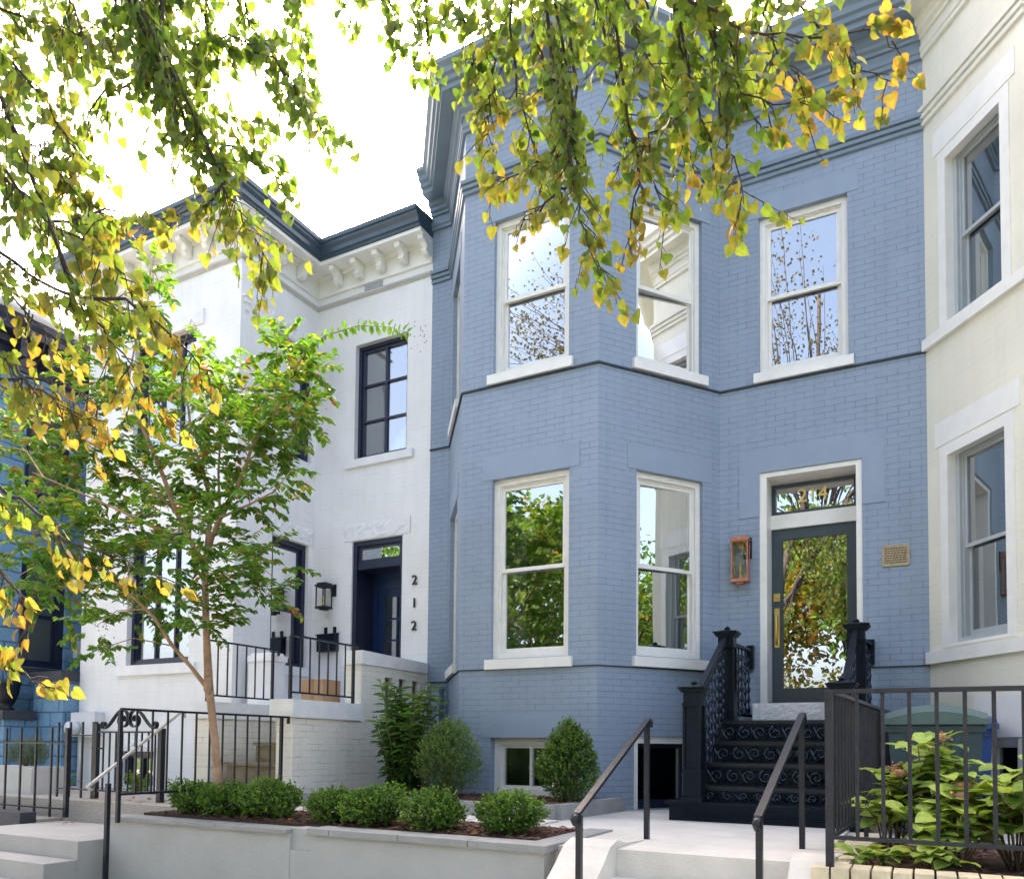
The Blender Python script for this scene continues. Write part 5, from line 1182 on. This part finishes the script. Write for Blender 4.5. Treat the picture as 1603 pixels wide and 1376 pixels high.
for pts, dens, spread, aut, size in TWIGS:
    pts = [V(p) for p in pts]
    a = min(lp, key=lambda q: (q - pts[0]).length + (0 if q.z > pts[0].z - .1 else 2))
    mid = a.lerp(pts[0], .5) + V((0, 0, .18))
    full = [a, mid] + pts; fine = []
    for i in range(len(full) - 1):
        for k in range(3): fine.append(full[i].lerp(full[i + 1], k / 3) + (rvec(rm, .016) if (i or k) else V((0, 0, 0))))
    fine.append(full[-1]); n = len(fine)
    m.tube(fine, [.0105 - .0088 * i / (n - 1) for i in range(n)], 6)
    # fine polyline
    L = 0; segs = []; pts = [a.lerp(mid, .5), mid] + pts; dens *= .92
    for i in range(len(pts) - 1):
        l = (pts[i + 1] - pts[i]).length; segs.append((L, l, pts[i], pts[i + 1])); L += l
    L0 = segs[1][0] + segs[1][1]
    nsh = max(3, int(dens * L / (1.75 if pts[2].x < -1.9 and aut < .7 else 2.3 if aut < .7 else 1.45)))
    for k in range(nsh):
        t = L * (k + rm.random()) / nsh
        for (s0, l, p, q) in segs:
            if s0 <= t <= s0 + l: break
        base = p.lerp(q, (t - s0) / l); d = (q - p).normalized()
        prog = max(0, (t - L0) / (L - L0))
        side = rvec(rm); side = (side - d * side.dot(d)).normalized()
        dirn = (side * rm.uniform(.5, 1) + d * rm.uniform(.3, .9) + V((0, 0, -.25))).normalized()
        ln = spread * rm.uniform(.5, 1.25)
        tipp = base + dirn * ln + V((0, 0, -.05)) * rm.random()
        m.tube([base, base.lerp(tipp, .5) + rvec(rm, .012), tipp], [.0032, .0024, .0014], 4, cap=False)
        nl = rm.choice((4, 5, 5, 6))
        for j in range(nl):
            f = (j + .6) / nl; p0 = base.lerp(tipp, f) + rvec(rm, .008)
            out = rvec(rm); out.z = -abs(out.z) * .4 - .25; out.normalize()
            pet = p0 + (out + dirn * .5).normalized() * rm.uniform(.025, .055)
            w = (pet - p0).cross(V((0, 0, 1))); w = w.normalized() * .0014 if w.length > 1e-6 else V((.0014, 0, 0))
            b = len(m.v); m.v += [tuple(p0 - w), tuple(p0 + w), tuple(pet + w), tuple(pet - w)]; m.f.append((b, b + 1, b + 2, b + 3)); m.m.append(0); m.sm.append(False); m.uv.append([(0, 0)] * 4)
            tip = V((rm.gauss(0, .35), rm.gauss(0, .35), -1)) + dirn * .55 + V((.22, -.1, 0))
            nor = V((rm.gauss(0, .6), -1 + rm.gauss(0, .45), rm.gauss(-.25, .35)))
            z = min(1, max(0, aut * (.2 + 1.0 * prog) * (.85 if aut >= .7 else 1) + rm.gauss(0, .15)))
            g = lerp3(GREEN_A, GREEN_B, min(1, max(0, rm.gauss(.45, .3) + z * .5)))
            cin = lerp3(g, YEL, max(0, min(.9, (z - .5) * 1.25 + rm.gauss(0, .22))))
            ced = lerp3(cin, lerp3(YEL, ORA, rm.random()), min(1, max(0, z * 1.5 - .15 + rm.gauss(0, .12))))
            if z > .7 and rm.random() < .2: ced = lerp3(ced, RUS, .5)
            leaf_maple(crown, pet, tip, nor, size * rm.uniform(.50, .98) * (.62 if aut >= .7 else .84), cin, ced, rm.uniform(.4, 1.8))
# the top of the tree, above the picture, as the upper windows mirror it
ru = random.Random(77)
for k in range(150):
    a = ru.uniform(0, 6.28); b0 = V((-2.3 + math.cos(a) * .3, -1.5 + math.sin(a) * .3, ru.uniform(6.0, 9.0))); t0 = V((-2.4 + math.cos(a) * ru.uniform(1.0, 3.6), -1.2 + math.sin(a) * ru.uniform(1.0, 2.8), ru.uniform(9.0, 14.5)))
    if k > 80: b0 = V((ru.uniform(-4, -5.5), ru.uniform(-1.2, 0), ru.uniform(8, 9.5))); t0 = V((ru.uniform(-5.5, -8.8), ru.uniform(-1.5, 2.2), 0)); t0.z = 9.3 + (3 - t0.y) * .62 + ru.uniform(-2.0, 1.6)
    md = b0.lerp(t0, .5) + rvec(ru, .25); m.tube([b0, md, t0], [.022, .012, .004], 5)
    for j in range(54):
        p = md.lerp(t0, ru.random()) + rvec(ru, .38); z = ru.random()
        leaf_maple(crown, p, V((ru.gauss(0, .5), ru.gauss(0, .5), -1)), rvec(ru), .06, lerp3((.04, .06, .02), (.09, .11, .03), z), lerp3((.04, .06, .02), RUS, z * .5), 1)
m.tube([(-4.4, -1.5, 3.6), (-4.5, -1.2, 6.5), (-4.7, -.7, 8.8)], [.10, .07, .04], 8)
m.build('branches', M['bark'], maple)
crown.build('crown', M['leaf'], maple)

# ---- crape myrtle behind the box hedge
myr = thing('crape_myrtle', 'small tan barked crape myrtle with fine green leaves before the white house', 'tree', (MYRTLE[0][0][0][0], MYRTLE[0][0][0][1], .88))
m = MB(); p, r = MYRTLE[0]; m.tube(p, [q * .55 for q in r], 12)
m.lathe((p[4][0] + .02, p[4][1] - .03, p[4][2]), [(.02, -.07), (.036, -.03), (.042, .02), (.034, .07), (.02, .10)], 10)
m.build('trunk', M['bark_tan'], myr)
m = MB(); pool = []
for p, r in MYRTLE[1:]: m.tube(p, [q * .58 for q in r], 8)
for p, r in MYRTLE:
    for i in range(len(p) - 1):
        for k in range(4):
            q = V(p[i]).lerp(V(p[i + 1]), k / 4)
            if q.z > 2.0: pool.append(q)
ry = random.Random(21); crown = MB()
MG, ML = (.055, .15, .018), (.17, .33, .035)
def spray(base, tipp, n, size, light):
    d = (tipp - base).normalized(); side = d.cross(V((0, 0, 1)))
    side = side.normalized() if side.length > .05 else V((1, 0, 0))
    mid = base.lerp(tipp, .5) + V((0, 0, .03)); m.tube([base, mid, tipp], [.0035, .0025, .0012], 4, cap=False)
    for j in range(n):
        f = (j + .8) / n; p = base.lerp(mid, f * 2) if f < .5 else mid.lerp(tipp, f * 2 - 1)
        for s in (1, -1):
            tp = side * s * ry.uniform(.6, 1) + d * ry.uniform(.3, .8) + V((0, 0, ry.uniform(-.55, .15)))
            nr = V((ry.gauss(0, .35), ry.gauss(-.2, .35), 1))
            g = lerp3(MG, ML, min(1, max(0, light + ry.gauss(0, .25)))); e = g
            if ry.random() < .02: g = e = (.30, .10, .03)
            elif ry.random() < .10: g = e = (.30, .30, .04)
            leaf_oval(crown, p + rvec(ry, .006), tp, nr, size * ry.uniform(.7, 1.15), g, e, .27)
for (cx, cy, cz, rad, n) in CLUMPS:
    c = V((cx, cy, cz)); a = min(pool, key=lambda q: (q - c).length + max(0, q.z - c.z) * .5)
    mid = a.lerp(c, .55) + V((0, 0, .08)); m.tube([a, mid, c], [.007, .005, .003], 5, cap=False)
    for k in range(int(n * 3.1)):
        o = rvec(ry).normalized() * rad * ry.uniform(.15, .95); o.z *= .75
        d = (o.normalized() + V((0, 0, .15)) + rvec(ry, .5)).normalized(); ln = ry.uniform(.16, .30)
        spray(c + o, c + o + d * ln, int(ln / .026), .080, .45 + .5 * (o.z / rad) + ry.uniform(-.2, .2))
# arching whip at the upper right and its leaves
p, r = MYRTLE[4]; P = [V(q) for q in p]
for i in range(7, len(P) - 1):
    for k in range(5):
        q = P[i].lerp(P[i + 1], k / 5)
        for s in (-1, 1, 1):
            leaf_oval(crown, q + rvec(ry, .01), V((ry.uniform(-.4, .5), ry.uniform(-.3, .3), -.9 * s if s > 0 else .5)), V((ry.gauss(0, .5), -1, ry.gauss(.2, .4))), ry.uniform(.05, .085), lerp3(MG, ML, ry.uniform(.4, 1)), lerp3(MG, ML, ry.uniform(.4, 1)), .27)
for c0 in [P[-1]] + [V((c[0], c[1], c[2])) for c in CLUMPS[::5]]:
    for k in range(16):
        q = c0 + V((ry.uniform(-.02, .16), ry.uniform(-.08, .08), ry.uniform(.0, .22) if c0 != P[-1] else ry.uniform(-.16, .10)))
        m.lathe(tuple(q), [(.001, -.006), (.006, -.003), (.006, .003), (.001, .007)], 5)
m.build('branches', M['bark_tan'], myr); crown.build('crown', M['leaf_myrtle'], myr)

# ---- clipped shrubs
def bush(name, label, cat, c, rx, ry_, rz, nspr, per, size, ca, cb, seed, group=None, shape='ball', up=.5, wid=.30):
    r_ = random.Random(seed); b = thing(name, label, cat, c, group); fo = MB(); st = MB(); c = V(c)
    lumps = [(V((r_.gauss(0, 1), r_.gauss(0, 1), r_.gauss(.3, .8))).normalized(), r_.uniform(-.16, .16)) for _ in range(16)]
    for k in range(9):
        a = r_.uniform(0, 6.28); q = c + V((math.cos(a) * rx * .5, math.sin(a) * ry_ * .5, rz * r_.uniform(.8, 1.3)))
        st.tube([c + V((math.cos(a) * .03, math.sin(a) * .03, -.03)), c.lerp(q, .5) + rvec(r_, .02), q], [.010, .007, .003], 5)
    for k in range(nspr):
        d = V((r_.gauss(0, 1), r_.gauss(0, 1), r_.gauss(0, 1))).normalized()
        k_ = 1 + sum(h * max(0, d.dot(l)) ** 6 for l, h in lumps)
        rr = (r_.random() ** .35) * k_
        h = (d.z * rr + 1) / 2                       # 0 bottom .. 1 top
        if shape == 'cone': f = 1.12 - .62 * max(0, h - .22)
        elif shape == 'box': f = 1.05
        else: f = 1
        p = c + V((d.x * rr * rx * f, d.y * rr * ry_ * f, rz * (1 + d.z * rr) * (1.0 if shape != 'cone' else 1.0)))
        if p.z < c.z + .01: p.z = c.z + r_.uniform(.01, .05)
        dr = (d * .8 + V((0, 0, up)) + rvec(r_, .35)).normalized(); ln = r_.uniform(.6, 1.3) * size * 3.2
        st_ = p - dr * ln * .4
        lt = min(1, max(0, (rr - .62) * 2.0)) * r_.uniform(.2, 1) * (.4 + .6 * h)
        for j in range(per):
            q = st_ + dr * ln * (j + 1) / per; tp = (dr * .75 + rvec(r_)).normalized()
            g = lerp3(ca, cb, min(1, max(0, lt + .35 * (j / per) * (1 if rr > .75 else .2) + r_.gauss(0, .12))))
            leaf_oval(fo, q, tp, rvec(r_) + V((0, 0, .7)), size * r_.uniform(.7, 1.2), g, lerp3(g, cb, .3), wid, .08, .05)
    st.build('stems', M['stem'], b); fo.build('foliage', M['leaf_shrub'], b); return b
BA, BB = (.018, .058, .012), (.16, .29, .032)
HG = 'clipped box shrubs along the retaining wall'
HEDGE = [((-6.12, 5.20, .885), 1.0), ((-5.66, 5.18, .885), 1.04), ((-5.18, 5.22, .885), 1.12), ((-4.46, 5.24, .885), 1.0), ((-4.02, 5.20, .885), 1.06), ((-3.44, 5.22, .885), 1.10), ((-2.80, 5.26, .885), 1.06)]
HL = ['round box shrub at the left end of the hedge row, nearest the scrolled gate', 'round box shrub in front of the foot of the crape myrtle', 'round box shrub just right of the crape myrtle trunk, before a gap in the row',
      'round box shrub just right of the gap in the hedge row', 'round box shrub below the tall glossy laurel', 'round box shrub in front of the wispy round shrub', 'round box shrub standing alone at the right end of the row by the steps']
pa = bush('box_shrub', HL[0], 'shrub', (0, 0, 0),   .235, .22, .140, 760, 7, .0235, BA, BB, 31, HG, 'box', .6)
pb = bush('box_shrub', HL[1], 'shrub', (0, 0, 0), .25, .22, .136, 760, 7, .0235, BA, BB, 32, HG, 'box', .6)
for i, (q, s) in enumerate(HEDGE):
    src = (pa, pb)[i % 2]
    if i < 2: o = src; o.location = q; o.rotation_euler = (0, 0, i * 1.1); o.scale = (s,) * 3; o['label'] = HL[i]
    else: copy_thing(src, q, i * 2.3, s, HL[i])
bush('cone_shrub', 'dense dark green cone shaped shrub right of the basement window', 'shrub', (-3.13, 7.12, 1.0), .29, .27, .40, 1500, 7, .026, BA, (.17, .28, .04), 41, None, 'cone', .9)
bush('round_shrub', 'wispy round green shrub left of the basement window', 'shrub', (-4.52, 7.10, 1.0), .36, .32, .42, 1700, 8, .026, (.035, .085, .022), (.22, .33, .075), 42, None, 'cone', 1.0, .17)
# tall laurel
def laurel(c, h, seed):
    r_ = random.Random(seed); b = thing('laurel_shrub', 'tall glossy laurel with long drooping leaves against the white porch wall', 'shrub', c); st = MB(); fo = MB(); c = V(c)
    for k in range(34):
        a = r_.uniform(0, 6.28); rr = r_.uniform(.02, .29); hh = h * r_.uniform(.55, 1.0) if k > 3 else h * r_.uniform(.95, 1.03)
        b0 = c + V((math.cos(a) * rr * .4, math.sin(a) * rr * .4, 0)); t0 = c + V((math.cos(a) * rr * 1.5, math.sin(a) * rr * 1.1, hh))
        mid = b0.lerp(t0, .5) + rvec(r_, .04); st.tube([b0, mid, t0], [.010, .008, .004], 6)
        n = int(hh / .028)
        for j in range(n):
            f = .10 + .9 * j / n; p = b0.lerp(mid, f * 2) if f < .5 else mid.lerp(t0, f * 2 - 1)
            an = j * 2.4 + k; d = V((math.cos(an), math.sin(an), .45 - .75 * (1 - f) + r_.uniform(-.25, .35)))
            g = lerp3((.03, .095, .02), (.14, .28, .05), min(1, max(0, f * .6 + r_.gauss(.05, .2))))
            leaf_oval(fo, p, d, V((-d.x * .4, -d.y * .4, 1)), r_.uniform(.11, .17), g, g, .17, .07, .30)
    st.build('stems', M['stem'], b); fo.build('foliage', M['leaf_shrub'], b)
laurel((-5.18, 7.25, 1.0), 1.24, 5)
# hydrangeas behind the corner fence
def hydrangea(label, c, h, w, nst, seed, size=.15, heads=4):
    r_ = random.Random(seed); b = thing('hydrangea', label, 'hydrangea', c); st = MB(); fo = MB(); heads_l = []; c = V(c)
    for k in range(nst):
        a = k * 2.4 + r_.uniform(-.4, .4); rr = w * math.sqrt((k + .5) / nst); hh = h * (1 - .45 * (rr / w) ** 2) * r_.uniform(.75, 1.05)
        t0 = c + V((math.cos(a) * rr, math.sin(a) * rr * .8, hh)); mid = c.lerp(t0, .5) + V((0, 0, .10 * h)) + rvec(r_, .03)
        b0 = c + V((math.cos(a) * .05, math.sin(a) * .05, -.02)); st.tube([b0, mid, t0], [.007, .006, .004], 5)
        nn = max(3, int(hh / .10))
        for j in range(nn):
            f = 1 - .72 * j / nn; p = b0.lerp(mid, f * 2) if f < .5 else mid.lerp(t0, f * 2 - 1)
            for s in (0, 1):
                an = a + j * 1.57 + s * math.pi + r_.uniform(-.3, .3); d = V((math.cos(an), math.sin(an), r_.uniform(-.35, .40) + .25 * (f > .95)))
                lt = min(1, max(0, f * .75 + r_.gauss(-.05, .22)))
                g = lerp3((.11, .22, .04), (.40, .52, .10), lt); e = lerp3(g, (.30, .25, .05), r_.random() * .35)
                p1 = p + d.normalized() * .03
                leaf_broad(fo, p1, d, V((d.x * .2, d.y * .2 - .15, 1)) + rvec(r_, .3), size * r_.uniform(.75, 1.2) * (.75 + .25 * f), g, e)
        if heads and k % max(1, nst // heads) == 0:
            hd = MB()
            hd.lathe(tuple(t0 + V((0, 0, .0))), [(.004, 0), (.03, .012), (.045, .03), (.03, .05), (.004, .06)], 7)
            for q in range(46):
                p = t0 + V((r_.gauss(0, .03), r_.gauss(0, .03), .02 + abs(r_.gauss(0, .018)))); leaf_oval(hd, p, rvec(r_), rvec(r_), .022, (0, 0, 0), (0, 0, 0), .4)
            hd.col = []; heads_l.append(hd)
    st.build('stems', M['stem'], b); fo.build('foliage', M['leaf_shrub'], b)
    for hd in heads_l: hd.build('dry_flower_head', M['dry'], b)
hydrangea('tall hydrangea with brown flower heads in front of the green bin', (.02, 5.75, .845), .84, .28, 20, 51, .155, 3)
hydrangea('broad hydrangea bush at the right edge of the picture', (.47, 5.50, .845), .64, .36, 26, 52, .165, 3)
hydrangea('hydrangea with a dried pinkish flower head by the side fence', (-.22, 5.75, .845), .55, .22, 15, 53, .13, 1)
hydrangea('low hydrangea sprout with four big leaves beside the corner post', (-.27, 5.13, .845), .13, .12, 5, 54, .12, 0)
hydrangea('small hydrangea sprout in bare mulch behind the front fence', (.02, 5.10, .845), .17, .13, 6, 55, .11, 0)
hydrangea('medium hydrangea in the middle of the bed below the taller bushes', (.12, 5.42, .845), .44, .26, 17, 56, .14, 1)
# weeds and trough planting in the yards on the left
bush('weed', 'yellow green weed growing against the white wall by the gate', 'plant', (-9.35, 7.0, .88), .14, .12, .10, 60, 6, .05, (.07, .15, .02), (.24, .34, .04), 61)
bush('weed', 'low green weed at the foot of the sky blue stone pier', 'plant', (-10.9, 6.9, .88), .20, .14, .07, 60, 6, .05, (.06, .13, .02), (.20, .30, .04), 62)
bush('lavender', 'grey green bushy lavender in the concrete trough', 'plant', (-10.35, 6.12, 1.215), .40, .17, .17, 420, 8, .035, (.06, .09, .05), (.20, .26, .15), 63, None, 'ball', 1.2, .10)
# mulch chips and fallen leaves
def chips(name, areas, n, seed, label):
    r_ = random.Random(seed); m = MB()
    for k in range(n):
        x0, x1, y0, y1, z = r_.choice(areas); p = V((r_.uniform(x0, x1), r_.uniform(y0, y1), z + r_.uniform(.002, .018))); a = r_.uniform(0, 6.28); l = r_.uniform(.012, .04); w = l * r_.uniform(.15, .4)
        d = V((math.cos(a), math.sin(a), r_.uniform(-.3, .3))); s = V((-d.y, d.x, r_.uniform(-.3, .3))) * w; d = d * l
        m.face([p - d - s, p + d - s * .6, p + d + s, p - d + s * .7])
    o = m.build(name, M['mulch_chip'], None, label, 'mulch', kind='stuff'); return o
M['mulch_chip'] = plain('bark_chip', (.13, .065, .042), .95, .6, 9.)
chips('mulch', [(-6.5, -2.45, 5.0, 5.88, .885)] * 3 + [(-6.0, -3.0, 6.65, 8.0, 1.0)] * 2 + [(-.38, 3, 5.0, 6.6, .845)] * 3, 9000, 71, 'dark bark mulch chips covering the planting beds')
m = MB(); r_ = random.Random(72)
for k in range(46):
    p = V((r_.uniform(-9, -2.5), r_.uniform(5.0, 6.4), 0)); p.z = .90 if p.x > -6.1 else (.89 if p.y > 5.62 else .66)
    leaf_maple(m, p, V((r_.uniform(-1, 1), r_.uniform(-1, 1), 0)), V((r_.gauss(0, .2), r_.gauss(0, .2), 1)), .06, lerp3(YEL, ORA, r_.random()), ORA)
m.build('fallen_leaves', M['leaf'], None, 'scattered orange fallen leaves on the yards', 'leaves', kind='stuff')

# ---- hedge across the road, low in the door's reflection
rh = random.Random(91); hm = MB()
for k in range(5200):
    p = V((rh.uniform(-34, 16), -15.2 + rh.gauss(0, .45), abs(rh.gauss(1.3, .8)))); g = lerp3((.05, .12, .02), (.16, .28, .04), rh.random())
    leaf_oval(hm, p, rvec(rh), rvec(rh) + V((0, 0, .5)), rh.uniform(.2, .34), g, g, .34)
hd_ = thing('hedge', 'long green hedge outside the picture, mirrored low in the glass door', 'hedge', (-9, -15.2, 0)); hm.build('foliage', M['leaf_shrub'], hd_)
# ---- trees across the road: the windows mirror them
def street_tree(name, label, cat, loc, h, seed, cols, group):
    r_ = random.Random(seed); t = thing(name, label, cat, (0, 0, 0), group); m = MB()
    m.tube([(0, 0, -.2), (.05, .02, h * .2), (.0, .05, h * .42)], [.26, .2, .15], 10)
    ends = []
    for k in range(9):
        a = k * .75; e = V((math.cos(a) * h * .24, math.sin(a) * h * .24, h * r_.uniform(.55, .9))); m.tube([(0, .03, h * r_.uniform(.22, .38)), e * .6 + V((0, 0, h * .18)), e], [.11, .07, .03], 6); ends.append(e)
    m.build('trunk', M['bark'], t); fo = MB()
    blobs = [(e + rvec(r_, h * .09), h * r_.uniform(.10, .17)) for e in ends for _ in range(4)] + [(V((r_.gauss(0, h * .16), r_.gauss(0, h * .16), h * r_.uniform(.32, .95))), h * r_.uniform(.10, .16)) for _ in range(22)]
    for c, rad in blobs:
        col = r_.choice(cols)
        for q in range(135):
            d = rvec(r_).normalized() * rad * (r_.random() ** .4); p = c + d
            g = lerp3(tuple(x * .6 for x in col), col, r_.random())
            leaf_oval(fo, p, rvec(r_), rvec(r_) + V((0, 0, .6)), r_.uniform(.16, .30), g, g, .34)
    fo.build('crown', M['leaf'], t); t.location = loc; return t
SG = 'street trees behind the camera mirrored in the windows'
ST = 'leafy street tree outside the picture, mirrored in the house windows'
CG = [(.07, .15, .02), (.11, .20, .03), (.05, .12, .02)]; CO = [(.11, .17, .03), (.28, .16, .03), (.22, .20, .03)]
ta = street_tree('street_tree', ST, 'tree', (-14.5, -12.4, 0), 11.5, 81, CG, SG)
tb = street_tree('street_tree', ST, 'tree', (-10.5, -13.6, 0), 11.0, 82, CO, SG)
for k, (x, y, s) in enumerate([(-19.5, -13.0, 1.05), (-6.2, -12.6, .98), (-2.0, -13.2, 1.02), (2.5, -12.5, 1.0), (8.0, -12.8, 1.05), (-25, -13, 1.0), (10.5, 5.6, .62), (14.5, 5.0, .66), (20, 4.2, .7), (36, -3, 1.1)]):
    copy_thing((ta, tb)[k % 2], (x, y, 0), k * 1.3, s)

# ================================================================== CAMERA AND LIGHT
cam = bpy.data.cameras.new('camera'); co = bpy.data.objects.new('camera', cam); COL.objects.link(co)
cam.sensor_fit = 'HORIZONTAL'; cam.sensor_width = 36.0
cam.lens = 36.0 * 1233.57 / 1603.0
cam.shift_x = 0.0; cam.shift_y = (1114.74 - 688.0) / 1603.0
cam.clip_start = .05; cam.clip_end = 2000
r = V((0.88411982, 0.46716367, 0.00950027)); u = V((0.01114378, -0.04140727, 0.99908020)); f = V((-0.46712736, 0.88320074, 0.04181496))
mw = Matrix(((r.x, u.x, -f.x, 0), (r.y, u.y, -f.y, 0), (r.z, u.z, -f.z, 1.55), (0, 0, 0, 1)))
co.matrix_world = mw
sc.camera = co

EL, AZ = R(46), R(-28)          # sun behind the houses, a little to the left: azimuth from +Y towards +X
sun = bpy.data.lights.new('sun', 'SUN'); so = bpy.data.objects.new('sun', sun); COL.objects.link(so)
sun.energy = 1.3; sun.angle = R(10); sun.color = (1.0, .93, .82)
sv = V((math.sin(AZ) * math.cos(EL), math.cos(AZ) * math.cos(EL), math.sin(EL)))
so.rotation_euler = (-sv).to_track_quat('-Z', 'Y').to_euler()
so.location = (0, 20, 25)
w = bpy.data.worlds.new('World'); sc.world = w; w.use_nodes = True
nt = w.node_tree; bg = nt.nodes['Background']
sk = nt.nodes.new('ShaderNodeTexSky'); sk.sky_type = 'NISHITA'; sk.sun_disc = False
sk.sun_elevation = EL; sk.sun_rotation = AZ; sk.altitude = 0; sk.air_density = .62; sk.dust_density = 7.0; sk.ozone_density = .35
wm = nt.nodes.new('ShaderNodeMix'); wm.data_type = 'RGBA'; wm.blend_type = 'MULTIPLY'; wm.inputs[0].default_value = 1; wm.inputs[7].default_value = (1.09, 1.0, .88, 1)
nt.links.new(sk.outputs[0], wm.inputs[6]); nt.links.new(wm.outputs[2], bg.inputs[0]); bg.inputs[1].default_value = .15
vs = sc.view_settings; vs.view_transform = 'Standard'; vs.look = 'None'; vs.exposure = 3.22; vs.gamma = 1
sc.cycles.max_bounces = 8; sc.cycles.transparent_max_bounces = 16; sc.cycles.caustics_reflective = False; sc.cycles.caustics_refractive = False
sc.cycles.use_denoising = True
